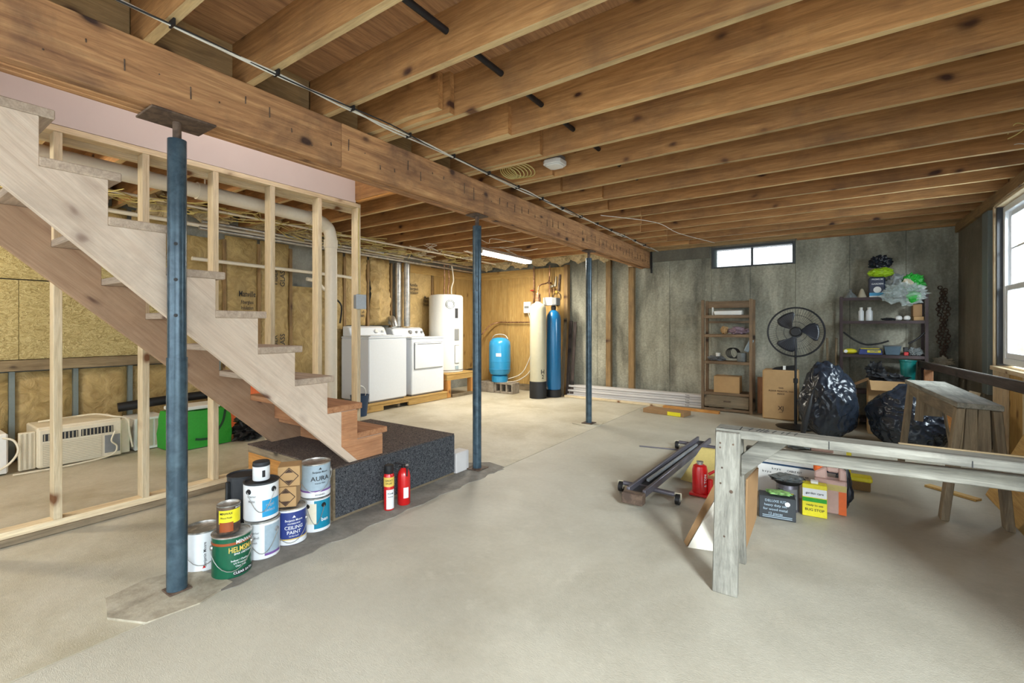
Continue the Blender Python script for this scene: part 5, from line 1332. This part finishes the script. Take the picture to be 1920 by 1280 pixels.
on('small green plastic bundle hanging at the front of the top shelf', 'bag', MB().blob((.82, 6.975, 1.54), (.06, .03, .06), 63, .4, 2.2, 3, None, .5).build('green_bundle', M_emerald))
on('pale pebble packet showing through the green net bag', 'bag', MB().blob((.775, 7.035, 1.70), (.05, .03, .05), 64, .3, 3, 3, None, .6).build('pebble_packet', M_cream_d))
# second shelf
def bottle(x, y, z, r, h, label):
    t = thing('white_bottle', (x, y, z), label, 'bottle', 'white bottles on the metal shelf')
    MB().lathe((x, y, z), [(r*.95, .001), (r, .006), (r, h*.70), (r*.55, h*.82), (r*.5, h*.84)], 20).build('body', M_label_white, t)
    MB().lathe((x, y, z+h*.841), [(r*.58, 0), (r*.58, h*.15), (r*.5, h*.159)], 16).build('cap', M_white, t)
bottle(.345, 7.12, 1.271, .028, .165, 'slim white bottle, left of the pair on the metal shelf')
bottle(.425, 7.12, 1.271, .034, .165, 'wider white bottle, right of the pair on the metal shelf')
for k, (x, lab) in enumerate(((.70, 'left of two small white bulbs on the second metal shelf'), (.775, 'right of two small white bulbs on the second metal shelf'))):
    on(lab, 'bulb', MB().lathe((x, 7.10, 1.271), [(.012, 0), (.03, .012), (.034, .03), (.026, .05), (.008, .06)], 20).build('white_bulb', M_white), 'white bulbs on the metal shelf')
on('dark flat bundle of cloth left of the small bulbs', 'cloth', MB().blob((.61, 7.12, 1.287), (.07, .05, .016), 70, .4, 2.5, 3, 1.271, .5).build('dark_cloth', M_dark))
on('lower tan carton at the right end of the second metal shelf', 'box', bx('small_carton', M_card, None, .83, 7.05, 1.271, .92, 7.20, 1.315, .003), 'tan cartons on the metal shelf')
on('upper brown carton at the right end of the second metal shelf', 'box', bx('small_carton', M_card_d, None, .825, 7.06, 1.316, .905, 7.20, 1.46, .003), 'tan cartons on the metal shelf')
# third shelf
t = thing('yellow_tool', (.24, 7.10, .861), 'oval yellow tool at the left end of the third metal shelf', 'tool')
MB().blob((.235, 7.09, .895), (.07, .05, .034), 71, .05, 1, 3).build('tool_body', M_yellow, t); MB().cyl((.19, 7.05, .895), (.19, 7.04, .895), .02, n=14).build('knob', M_white, t)
t = thing('yellow_blue_package', (.40, 7.12, .861), 'blue and yellow packaged tool set in the middle of the third metal shelf', 'box')
MB().hexa([(.315, 7.04, .861), (.55, 7.04, .861), (.55, 7.2, .861), (.315, 7.2, .861)], [(.33, 7.05, .925), (.54, 7.05, .925), (.54, 7.19, .925), (.33, 7.19, .925)]).build('carton_body', M_label_navy, t, .004)
bx('yellow_panel', M_yellow, t, .40, 7.0345, .885, .53, 7.0385, .915); bx('yellow_strip', M_yellow, t, .34, 7.06, .9255, .52, 7.14, .935)
mb = MB(); text_plane(mb, 'WORK', (.465, 7.0344, .90), (1,0,0), (0,0,1), .026); mb.build('lettering', M_label_navy, t, smooth=False)
t = thing('clear_bin', (.64, 7.12, .861), 'grey-blue clear plastic bin on the third metal shelf', 'bin')
MB().hexa([(.575, 7.06, .861), (.705, 7.06, .861), (.705, 7.2, .861), (.575, 7.2, .861)], [(.56, 7.04, .965), (.72, 7.04, .965), (.72, 7.21, .965), (.56, 7.21, .965)]).build('bin_body', plain('smoky_blue_plastic', S(96,116,130), .3), t, .006)
MB().box(.555, 7.035, .966, .725, 7.215, .974).build('bin_rim', M_gray, t, .003)
on('grey folded cloth at the right end of the third metal shelf', 'cloth', MB().blob((.85, 7.11, .905), (.07, .06, .042), 75, .4, 2.5, 4, .861, .5).build('grey_cloth', M_silverpl))
on('red and black box beside the grey cloth on the third metal shelf', 'box', bx('red_box', M_red, None, .745, 7.06, .861, .785, 7.16, .90, .003))
on('black box under the grey cloth edge on the third metal shelf', 'box', bx('black_box', M_black, None, .745, 7.08, .9005, .785, 7.16, .955, .003))
pipe_thing('jumper_strap', [(.165, 7.03, 1.13), (.27, 7.0, 1.04), (.38, 6.99, .985), (.50, 7.0, .995), (.60, 7.02, 1.03)], .010, M_black, 'black strap sagging across the left of the third metal shelf', 'strap')
pipe_thing('jumper_strap', [(.78, 7.02, 1.0), (.86, 7.02, 1.06), (.92, 7.04, 1.13)], .010, M_black, 'short black strap at the right post of the metal shelf', 'strap')
t = thing('teal_bucket', (.80, 6.95, .42), 'teal plastic bucket below the third metal shelf', 'bucket')
MB().lathe((.765, 6.93, .581), [(.062, 0), (.074, .215), (.080, .22), (.080, .232), (.072, .232), (.058, .01)], 28).build('bucket_body', M_teal, t)
bx('stand', M_black, t, .69, 6.87, .4205, .84, 7.0, .580, .006)
# things on the wall right of the shelf
mb = MB(); rn = random.Random(21)
for st_ in range(3):
    for k in range(26):
        z = 1.66 - st_*.03 - k*.032; x = 1.13 + .028*(st_-1) + .018*math.sin(k*.6 + st_*2)
        mb.torus((x, 7.355-.008*((k+st_) % 2), z), ((k % 2)*1.0, (k+1) % 2*1.0, .1), .019, .006, 10, 5)
on('rusty dark chain hanging on the back wall in the window corner', 'chain', mb.build('rusty_chain', M_rust))
on('pale crumpled rag at the lower end of the rusty chain', 'cloth', MB().blob((1.12, 7.33, .78), (.07, .04, .05), 81, .6, 2.5, 4, None, .9).build('crumpled_rag', M_cream_d))
for k, (x, lab) in enumerate(((.02, 'left wooden tool handle leaning beside the metal shelf'), (.09, 'right wooden tool handle leaning beside the metal shelf'))):
    on(lab, 'tool', MB().tube([(x, 7.16, .0), (x-.02+.03*k, 7.34, 1.05)], .014, 10).build('wooden_pole', wood('greybrown','Z')), 'tool handles by the metal shelf')
on('dark tangled cord hanging under the metal shelf', 'cable', MB().blob((.48, 7.1, .66), (.07, .04, .09), 83, .8, 3, 4, None, 1.0).build('cord_tangle', M_dark))
# =============================================================== BIN LINERS AND CLUTTER
def binbag(c, rad, seed, label):
    t = thing('bin_liner', (c[0], c[1], 0), label, 'bag', 'stuffed black bin liners')
    bm = bmesh.new(); bmesh.ops.create_icosphere(bm, subdivisions=6, radius=1.0); vs = []; idx = {}
    for i, vv in enumerate(bm.verts):
        idx[vv] = i; p = vv.co.copy()
        k = 1 + .16*noise.noise(p*1.6 + Vector((seed, 2, 1)))
        r1 = noise.noise(p*4.2 + Vector((seed*2, 0, 3))); r2 = noise.noise(Vector((p.x*7, p.y*7, p.z*14)) + Vector((1, seed, 3)))
        k += .11*(.35-abs(r1)) + .035*(.3-abs(r2)) + .008*(.3-abs(noise.noise(p*15)))
        q = Vector((p.x*rad[0]*k, p.y*rad[1]*k, p.z*rad[2]*k))
        if p.z > .55: q.z += .10*(p.z-.55)*(1+1.2*noise.noise(p*4+Vector((seed, 0, 0)))); 
        q += Vector(c); q.z = max(q.z, .004); vs.append(tuple(q))
    fs = [tuple(idx[w] for w in f.verts) for f in bm.faces]; bm.free()
    o = MB().add(vs, fs).build('sack', M_bagplastic, t)
    return t
b1 = binbag((.01, 6.0, .37), (.26, .26, .375), 3, 'upright glossy black bin liner, left of the two, beside the fan')
b2 = binbag((.66, 5.95, .27), (.31, .32, .30), 11, 'wider slumped black bin liner behind the far sawhorse')
mb = MB(); mb.add([(.10, 5.72, .62), (.33, 5.78, .66), (.36, 5.95, .70), (.16, 5.9, .76)], [(0, 1, 2, 3)])
t = thing('folded_umbrella', (-.2, 5.62, 0), 'black folded umbrella leaning against the upright bin liner', 'umbrella')
MB().tube([(-.22, 5.60, .004), (-.20, 5.62, .15), (-.15, 5.65, .42), (-.13, 5.67, .50)], [.006, .03, .024, .008], 12).build('folded_canopy', M_black, t)
MB().tube(smoothpts([(-.13, 5.67, .50), (-.12, 5.675, .54), (-.10, 5.68, .56), (-.08, 5.68, .54)], 4), .009, 8).build('crook_handle', M_black, t)
t = thing('open_carton', (.56, 6.62, 0), 'open cardboard box with flaps behind the bin liners', 'box')
mb = MB(); cx0, cx1, cy0, cy1, ch = .38, .74, 6.50, 6.78, .60
mb.box(cx0, cy0, .002, cx1, cy0+.006, ch).box(cx0, cy1-.006, .002, cx1, cy1, ch).box(cx0, cy0+.006, .002, cx0+.006, cy1-.006, ch).box(cx1-.006, cy0+.006, .002, cx1, cy1-.006, ch).box(cx0+.006, cy0+.006, .002, cx1-.006, cy1-.006, .01)
mb.build('carton_body', M_card, t, smooth=False)
MB().hexa([(cx0-.005, cy0, ch), (cx0, cy0, ch), (cx0, cy1, ch), (cx0-.005, cy1, ch)], [(cx0-.14, cy0+.02, ch-.08), (cx0-.135, cy0+.02, ch-.075), (cx0-.135, cy1-.02, ch-.075), (cx0-.14, cy1-.02, ch-.08)]).build('flap', M_card_d, t)
MB().hexa([(cx0+.01, cy0-.004, ch), (cx1-.01, cy0-.004, ch), (cx1-.01, cy0, ch), (cx0+.01, cy0, ch)], [(cx0+.02, cy0-.07, ch-.10), (cx1-.02, cy0-.07, ch-.10), (cx1-.02, cy0-.065, ch-.098), (cx0+.02, cy0-.065, ch-.098)]).build('flap', M_card, t)
on('dark rags spilling from the open cardboard box', 'cloth', MB().blob((.58, 6.64, .60), (.14, .10, .06), 85, .6, 3, 4, None, .8).build('rag_heap', M_dark))
on('grey-blue plastic crate between the fan and the upright bin liner', 'crate', bx('small_crate', M_label_silver, None, -.24, 6.62, .002, .02, 6.85, .42, .01))
on('wooden box standing on the grey-blue crate', 'box', bx('wooden_box', wood('header','X'), None, -.22, 6.64, .421, .0, 6.82, .50, .004))
# clutter in front of the bags
on('flat dark tray on the floor in front of the tall carton', 'tray', bx('dark_tray', M_dark, None, -.72, 5.50, .002, -.58, 5.62, .05, .004))
on('low reddish-brown timber offcut on the floor before the fan', 'offcut', bx('timber_offcut', wood('orange','X'), None, -.52, 5.55, .002, -.18, 5.70, .045, .003))
on('small white and pink box on the floor before the upright bin liner', 'box', bx('small_box', M_pinkclear, None, -.13, 5.30, .002, .05, 5.42, .12, .004))
on('crumpled clear film on the floor beside the small white and pink box', 'plastic', MB().blob((-.24, 5.32, .03), (.09, .06, .035), 87, .5, 2.5, 3, .003, .7).build('crumpled_film', M_silverpl))
# =============================================================== FRONT SAWHORSE
G = lambda a: wood('grey', a)
t = thing('sawhorse', (.35, 2.42, 0), 'long weathered grey sawhorse in the foreground', 'sawhorse')
bx('top_board', G('X'), t, -.44, 2.355, .679, 1.18, 2.465, .718, .004)
MB().hexa([(-.33, 2.515, .562), (1.12, 2.515, .584), (1.12, 2.553, .584), (-.33, 2.553, .562)], [(-.33, 2.515, .612), (1.12, 2.515, .652), (1.12, 2.553, .652), (-.33, 2.553, .612)]).build('lower_rail', G('X'), t, .004, smooth=False)
bx('top_strip', wood('ledger','X'), t, .24, 2.450, .7185, 1.18, 2.464, .724, .002)
def leg(x0, x1, yt, yb, zt=.66, th=.038, mat=None, name='leg', par=None, ztop=None):
    mb = MB(); mb.hexa([(x0, yb, 0), (x1, yb, 0), (x1, yb+th, 0), (x0, yb+th, 0)], [(x0, yt, zt), (x1, yt, zt), (x1, yt+th, zt), (x0, yt+th, zt)])
    return mb.build(name, mat or G('Z'), par or t, .004, smooth=False)
leg(-.432, -.328, 2.316, 2.235, .710)
leg(-.43, -.338, 2.468, 2.575, .678)
leg(.98, 1.08, 2.316, 2.235, .710)
leg(.98, 1.08, 2.468, 2.575, .678)
mb = MB(); mb.prism([(-.345, .575), (-.27, .655), (-.14, .665), (-.282, .530), (-.345, .470)], 'Y', 2.468, 2.494); mb.build('brace', G('X'), t, .002, smooth=False)
mb = MB(); rn = random.Random(8)
for k, (x, dy) in enumerate(((-.30, .03), (-.27, .035), (-.255, .035), (-.24, .035), (-.22, -.03), (-.205, .03), (-.17, .02), (-.15, .03), (-.12, .025))):
    mb.beam((x, 2.40-dy/2, .7190), (x+dy*.4, 2.41+dy, .7190), .003, .001)
mb.beam((-.42, 2.37, .7191), (-.335, 2.37, .7191), .0025, .001).beam((-.335, 2.37, .7191), (-.335, 2.45, .7191), .0025, .001)
mb.build('pencil_marks', M_ink, t, smooth=False)
mb = MB()
for (x, z) in ((-.41, .64), (-.40, .55), (-.405, .48), (-.36, .45), (-.355, .66), (-.41, .66), (-.385, .25)):
    yy = 2.316 + (2.235-2.316)*(1-z/.710); mb.cyl((x, yy-.0015, z), (x, yy+.002, z), .0045 if z != .45 else .008, n=8)
mb.build('nail_heads', M_rust, t)
mb = MB()
for (x, z0, z1) in ((.005, .682, .716), (.44, .68, .705)): mb.box(x, 2.3535, z0, x+.003, 2.3548, z1)
mb.build('saw_kerfs', M_ink, t, smooth=False)
# =============================================================== FAR SAWHORSE
t = thing('sawhorse', (.74, 4.55, 0), 'shorter grey-brown sawhorse with boarded ends standing near the right wall', 'sawhorse')
GB = lambda a: wood('greybrown', a)
mb = MB(); mb.prism([(.655, 3.86), (.850, 3.82), (.815, 5.24), (.560, 5.26)], 'Z', .705, .737); mb.build('top_board', G('Y'), t, .003, smooth=False)
def leg4(xb, yb, xt, yt, wx, wy, zt=.70, name='leg'):
    mb = MB(); mb.hexa([(xb-wx/2, yb-wy/2, 0), (xb+wx/2, yb-wy/2, 0), (xb+wx/2, yb+wy/2, 0), (xb-wx/2, yb+wy/2, 0)], [(xt-wx/2, yt-wy/2, zt), (xt+wx/2, yt-wy/2, zt), (xt+wx/2, yt+wy/2, zt), (xt-wx/2, yt+wy/2, zt)])
    return mb.build(name, GB('Z'), t, .003, smooth=False)
leg4(.600, 3.90, .675, 3.91, .040, .09); leg4(.885, 3.90, .828, 3.89, .040, .09)
leg4(.525, 5.19, .595, 5.20, .040, .09); leg4(.885, 5.19, .79, 5.20, .040, .09)
for k in range(2):
    a = .700 + k*.055; mb = MB(); mb.hexa([(a-.012-.006*(1-k), 3.885, .36), (a+.052+.006*k, 3.885, .36), (a+.052+.006*k, 3.905, .36), (a-.012-.006*(1-k), 3.905, .36)], [(a, 3.885, .70), (a+.050, 3.885, .70), (a+.050, 3.905, .70), (a, 3.905, .70)])
    mb.build('end_board', GB('Z'), t, .002, smooth=False)
mb = MB(); mb.hexa([(.655, 3.96, .62), (.675, 3.96, .62), (.600, 5.15, .62), (.580, 5.15, .62)], [(.655, 3.96, .704), (.675, 3.96, .704), (.600, 5.15, .704), (.580, 5.15, .704)]); mb.build('side_apron', GB('Y'), t, .002, smooth=False)
mb = MB(); mb.hexa([(.828, 3.95, .62), (.842, 3.95, .62), (.812, 5.14, .62), (.795, 5.14, .62)], [(.828, 3.95, .704), (.842, 3.95, .704), (.812, 5.14, .704), (.795, 5.14, .704)]); mb.build('side_apron', GB('Y'), t, .002, smooth=False)
mb = MB(); mb.prism([(.62, .45), (.79, .45), (.775, .70), (.63, .70)], 'Y', 5.16, 5.18); mb.build('end_board', GB('Z'), t, .002, smooth=False)
mb = MB(); mb.prism([(3.95, .40), (3.99, .40), (4.20, .619), (3.95, .619)], 'X', .66, .68); mb.build('gusset', wood('header','Y'), t, .002, smooth=False)
mb = MB(); mb.beam((.62, 4.85, .70), (.60, 4.85, .45), .05, .03); mb.build('loose_strut', GB('Z'), t, .002, smooth=False)
# =============================================================== DARK RAIL
t = thing('dark_rail', (.95, 5.2, .7), 'long dark brown wooden rail running beside the right wall under the window', 'rail')
MB().beam((.875, 6.95, .775), (1.03, 3.45, .835), .045, .07).build('rail_bar', wood('darkbar','Y'), t, .006)
MB().beam((.87, 6.92, .8125), (1.00, 4.0, .861), .008, .004).build('worn_edge', wood('grey','Y'), t)
MB().beam((.87, 6.40, 0.0), (.87, 6.40, .748), .07, .05, side=(1, 0, 0)).build('rail_post', wood('orange','Z'), t, .003)
MB().beam((1.03, 3.5, 0.0), (1.03, 3.5, .797), .07, .05, side=(1, 0, 0)).build('rail_post', wood('darkbar','Z'), t, .003)
# leaning plywood against the right wall
o = MB().hexa([(.93, 3.66, 0), (.945, 3.66, 0), (.945, 4.62, 0), (.93, 4.62, 0)], [(1.195, 3.66, .64), (1.21, 3.66, .64), (1.21, 4.62, .64), (1.195, 4.62, .64)]).build('leaning_plywood', wood('ply','Y'), None, .002, smooth=False)
on('orange-tan plywood sheet leaning at the foot of the right wall', 'plywood', o)
o = MB().beam((.62, 4.62, .008), (.86, 4.42, .008), .06, .016).build('floor_board', wood('ply','X'), None, .002, smooth=False); on('short pale board lying flat on the floor near the far sawhorse', 'board', o)
o = MB().beam((1.02, 6.05, .0), (1.16, 6.1, .58), .08, .02).build('leaning_offcut', wood('pine','Z'), None, .002, smooth=False); on('pale timber offcut leaning under the window corner', 'board', o)
# =============================================================== MOBILE BASE (dolly)
t = thing('wheeled_tool_base', (-1.0, 3.9, 0), 'grey steel wheeled base with four castors lying on the open floor', 'dolly')
xa, ya, xb, yb = -1.06, 3.02, -1.00, 4.80
for k, off in enumerate((-.055, .055)):
    MB().beam((xa+off, ya, .088), (xb+off, yb, .088), .022, .05).build('side_rail', M_lead, t, .003)
MB().beam((xa, ya+.03, .075), (xb, yb-.02, .075), .086, .006).build('channel_floor', M_dark, t, .001)
MB().beam((xa+.0, ya+.25, .10), (xb, yb-.3, .10), .02, .02).build('slide_bar', M_gray, t, .002)
bx('end_block', M_rust, t, -1.13, 2.94, .03, -.99, 3.01, .10, .004)
for (y, x0, x1) in ((3.22, -1.24, -.83), (4.66, -1.22, -.78)):
    MB().cyl((x0+.02, y, .066), (x1-.02, y-.03, .066), .016, n=12).build('cross_tube', M_lead, t)
    for k, (x, yy) in enumerate(((x0, y), (x1, y-.03))):
        MB().cyl((x-.013, yy, .036), (x+.013, yy, .036), .035, n=24).build('castor_wheel', M_black, t)
        MB().cyl((x-.016, yy, .036), (x+.016, yy, .036), .016, n=14).build('wheel_hub', M_galv, t)
        MB().tube([(x-.02, yy, .036), (x-.02, yy, .075), (x+.02, yy, .078), (x+.02, yy, .036)], .006, 6).build('castor_fork', M_cream_d, t)
on('thin metal rod on the floor beside the far castor of the wheeled base', 'rod', MB().cyl((-1.55, 4.52, .006), (-1.15, 4.60, .006), .006, n=8).build('metal_rod', M_lead))
# =============================================================== BOTTLE JACK
jx, jy = -.735, 3.47
t = thing('bottle_jack', (jx, jy, 0), 'red hydraulic bottle jack on the floor left of the front sawhorse leg', 'jack')
MB().prism([(jx-.078, jy-.055), (jx+.078, jy-.055), (jx+.095, jy+.02), (jx+.06, jy+.06), (jx-.078, jy+.06)], 'Z', .0005, .022).build('base', M_red, t, .005)
MB().lathe((jx-.015, jy, .0225), [(.052, 0), (.052, .155), (.045, .185), (.028, .195)], 28).build('cylinder', M_red, t)
MB().lathe((jx-.015, jy, .2178), [(.020, 0), (.020, .012), (.024, .014), (.024, .020)], 18).build('ram', M_galv, t)
MB().lathe((jx+.055, jy-.005, .0225), [(.018, 0), (.018, .10), (.010, .105)], 14).build('pump', M_red, t)
MB().cyl((jx+.05, jy-.03, .165), (jx+.09, jy-.03, .195), .010, n=10).build('handle_socket', M_red, t)
mb = MB(); fa = math.atan2(-jy, -jx); vs, fs = text_geo('6 TON')
mb.add([(jx-.015+.0532*math.cos(fa+.75-p[1]*.026/.052), jy+.0532*math.sin(fa+.75-p[1]*.026/.052), .115+p[0]*.030) for p in vs], fs); mb.build('lettering', M_label_white, t, smooth=False)
# =============================================================== CARDBOARD SHEETS UNDER THE SAWHORSE
t = thing('broken_carton', (-.45, 2.9, 0), 'flattened cardboard carton with a white inside leaning under the front sawhorse', 'cardboard')
MB().hexa([(-.625, 2.60, .002), (-.44, 2.65, .002), (-.44, 2.654, .002), (-.625, 2.604, .002)], [(-.50, 3.02, .27), (-.39, 3.04, .27), (-.39, 3.044, .278), (-.50, 3.024, .278)]).build('white_flap', plain('white_board_facing', S(226,220,204), .7), t)
MB().hexa([(-.66, 2.66, .001), (-.635, 2.615, .001), (-.63, 2.62, .001), (-.655, 2.665, .001)], [(-.52, 3.10, .36), (-.51, 3.02, .27), (-.505, 3.025, .278), (-.515, 3.105, .368)]).build('side_flap', M_card_d, t)
MB().hexa([(-.37, 2.76, .001), (-.36, 2.76, .001), (-.335, 2.98, .10), (-.345, 2.98, .10)], [(-.37, 2.82, .36), (-.36, 2.82, .36), (-.325, 2.98, .39), (-.335, 2.98, .39)]).build('end_flap', M_card_d, t, .001)
t = thing('foam_sheet', (-.75, 3.75, 0), 'pale yellow foam sheet with a brown edge behind the red jack', 'foam')
MB().hexa([(-.95, 3.72, .002), (-.56, 3.60, .002), (-.56, 3.64, .002), (-.95, 3.76, .002)], [(-.84, 3.92, .22), (-.50, 3.82, .25), (-.50, 3.86, .25), (-.84, 3.96, .22)]).build('sheet', M_cable_y, t, .002)
bx('brown_block', M_card_d, t, -.80, 3.56, .002, -.64, 3.60, .11, .003)
# =============================================================== BOXES UNDER THE SAWHORSE
t = thing('white_carton', (-.2, 3.95, 0), 'large flat white carton with dotted black print behind the small containers', 'box')
bx('carton_body', M_white, t, -.42, 3.78, .002, .10, 4.02, .225, .004)
bx('dark_top_edge', plain('dark_blue_print', S(30,60,90), .5), t, -.40, 3.776, .212, .10, 3.7795, .224)
mb = MB()
for (s, x, z, sz) in (('k v y u', -.30, .185, .022), ('CABLE KIT', -.19, .18, .020), ('k v y u', -.36, .158, .022), ('ventilation set', -.16, .155, .020)): text_plane(mb, s, (x, 3.7792, z), (1, 0, 0), (0, 0, 1), sz, .95)
mb.build('lettering', M_ink, t, smooth=False)
t = thing('black_carton', (-.25, 3.3, 0), 'small black and grey box with fine print, front left of the containers', 'box')
t.rotation_euler = (0, 0, math.radians(7)); t.location = (-.262, 3.335, 0)
MB().box(-.10, -.05, .002, .10, .05, .142).build('box_body', plain('charcoal_print', S(52,56,60), .45), t, .003, smooth=False, world=False)
mb = MB()
for q, s in enumerate(('DELUXE KIT', 'heavy duty set', 'for wood metal', '12 pieces')): text_plane(mb, s, (-.01, -.0508, .115-q*.026), (1, 0, 0), (0, 0, 1), .021, 1)
for zq in (.012, .022): mb.box(-.08, -.0512, zq, .08, -.0503, zq+.004)
mb.build('lettering', M_label_silver, t, smooth=False, world=False)
MB().cyl((.055, -.0503, .105), (.055, -.0518, .105), .014, n=18).build('round_badge', M_label_white, t, world=False)
o = MB().blob((-.25, 3.34, .156), (.07, .035, .0125), 91, .3, 2.5, 3, None, .3).build('green_sachet', plain('green_white_foil', S(150,200,120), .35, bumps=.5, bscale=30, var=.5)); on('green and white sachet lying on the black box', 'sachet', o)
px_, py_ = -.215, 3.52
t = thing('tool_tin', (px_, py_, 0), 'grey tin with a label standing behind the black box', 'can')
MB().lathe((px_, py_, .001), [(.064, 0), (.066, .004), (.066, .168), (.063, .172)], 32).build('body', M_lead, t)
fa = math.atan2(-py_, -px_); tband(t, px_, py_, 0, .066, .02, .15, fa-1.4, fa+.9, M_gray); tband(t, px_, py_, 0, .067, .085, .125, fa-.1, fa+.5, M_yellow)
ttxt(t, [('ROLLER', fa+.2, .11, .020, 1), ('PRO', fa-.6, .14, .02, 1)], px_, py_, 0, .0682, M_ink)
t = thing('black_pan', (px_, py_, .174), 'shallow black pan of crumpled film on top of the grey tin', 'pan')
MB().lathe((px_, py_, .1745), [(.07, 0), (.095, .022), (.105, .028), (.100, .031), (.088, .026), (.066, .006)], 36).build('dish', M_black, t)
o = MB().blob((px_, py_, .205), (.080, .080, .014), 93, .4, 2.8, 4, None, .5).build('clear_film', M_silverpl); on('crumpled clear film heaped in the black pan', 'plastic', o)
t = thing('yellow_box', (-.06, 3.46, 0), 'bright yellow spray carton with a white label band, right of the black box', 'box')
t.rotation_euler = (0, 0, math.radians(4)); t.location = (-.068, 3.50, 0)
MB().box(-.066, -.035, .002, .066, .035, .205).build('box_body', M_yellow, t, .003, smooth=False, world=False)
MB().box(-.064, -.0362, .125, .064, -.0352, .178).build('label_print', M_label_white, t, smooth=False, world=False)
MB().box(-.064, -.0362, .095, .064, -.0352, .120).build('dark_band_print', M_green_bag, t, smooth=False, world=False)
mb = MB(); text_plane(mb, 'garden care', (0, -.0366, .150), (1, 0, 0), (0, 0, 1), .020, 1); text_plane(mb, 'ready to use', (0, -.0356, .075), (1, 0, 0), (0, 0, 1), .018, 1); text_plane(mb, 'BUG STOP', (0, -.0356, .045), (1, 0, 0), (0, 0, 1), .022, 1); mb.build('lettering', M_ink, t, smooth=False, world=False)
MB().box(-.02, -.02, .2055, .02, .02, .222).build('cap', M_white, t, .003, smooth=False, world=False)
jx, jy = .015, 3.63
t = thing('orange_jug', (jx, jy, 0), 'pale pink jug with an orange cap and a handle hole behind the yellow carton', 'jug')
poly = [(-.085, .002), (.085, .002), (.088, .25), (.070, .285), (.040, .298), (-.035, .298), (-.045, .27), (-.085, .255)]
hole = None
mb = MB(); y0, y1 = jy-.045, jy+.045
# body as ring of quads round the handle hole
mb.prism([(jx+a, b) for a, b in [(-.085, .002), (.085, .002), (.088, .215), (-.085, .215)]], 'Y', y0, y1)
mb.prism([(jx+a, b) for a, b in [(-.085, .2152), (-.015, .2152), (-.02, .295), (-.040, .285), (-.085, .255)]], 'Y', y0+.01, y1-.01)
mb.prism([(jx+a, b) for a, b in [(.045, .2152), (.088, .2152), (.084, .27), (.060, .292), (.045, .296)]], 'Y', y0+.01, y1-.01)
mb.prism([(jx+a, b) for a, b in [(-.015, .262), (.045, .262), (.045, .298), (-.02, .298)]], 'Y', y0+.015, y1-.015)
mb.build('jug_body', M_pinkclear, t, .008, smooth=False)
MB().lathe((jx-.065, jy, .2565), [(.024, 0), (.026, .004), (.026, .03), (.022, .034)], 20).build('cap', M_orange_pl, t)
bx('label_print', M_orange_pl, t, jx+.045, y0-.0012, .005, jx+.086, y0-.0004, .15)
bx('green_label_print', M_cable_y, t, jx-.02, y0-.0012, .152, jx+.086, y0-.0004, .19)
# dark bag behind jug, yellow brush
o = MB().blob((.085, 3.72, .13), (.05, .04, .13), 95, .3, 2.2, 3, .003, .3).build('dark_pouch', M_bagplastic); on('small dark pouch right of the pink jug', 'pouch', o)
t = thing('floor_brush', (.16, 4.28, 0), 'yellow floor brush with brown bristles and a short handle', 'brush')
bx('bristles', M_bristle, t, .08, 4.21, .002, .26, 4.27, .068, .003)
bx('brush_head', M_yellow, t, .07, 4.195, .0685, .27, 4.285, .105, .008)
MB().beam((.13, 4.235, .105), (.135, 4.25, .34), .03, .02).build('handle', M_yellow, t, .004)
# stray offcut behind
o = MB().beam((.70, 4.40, .012), (.95, 4.70, .012), .07, .02).build('floor_board', wood('greybrown','X'), None, .002, smooth=False) if False else None
# =============================================================== finish
for o in list(C.objects):
    if o.type == 'MESH' and o.parent is None and 'label' not in o and 'kind' not in o:
        bpy.data.objects.remove(o)
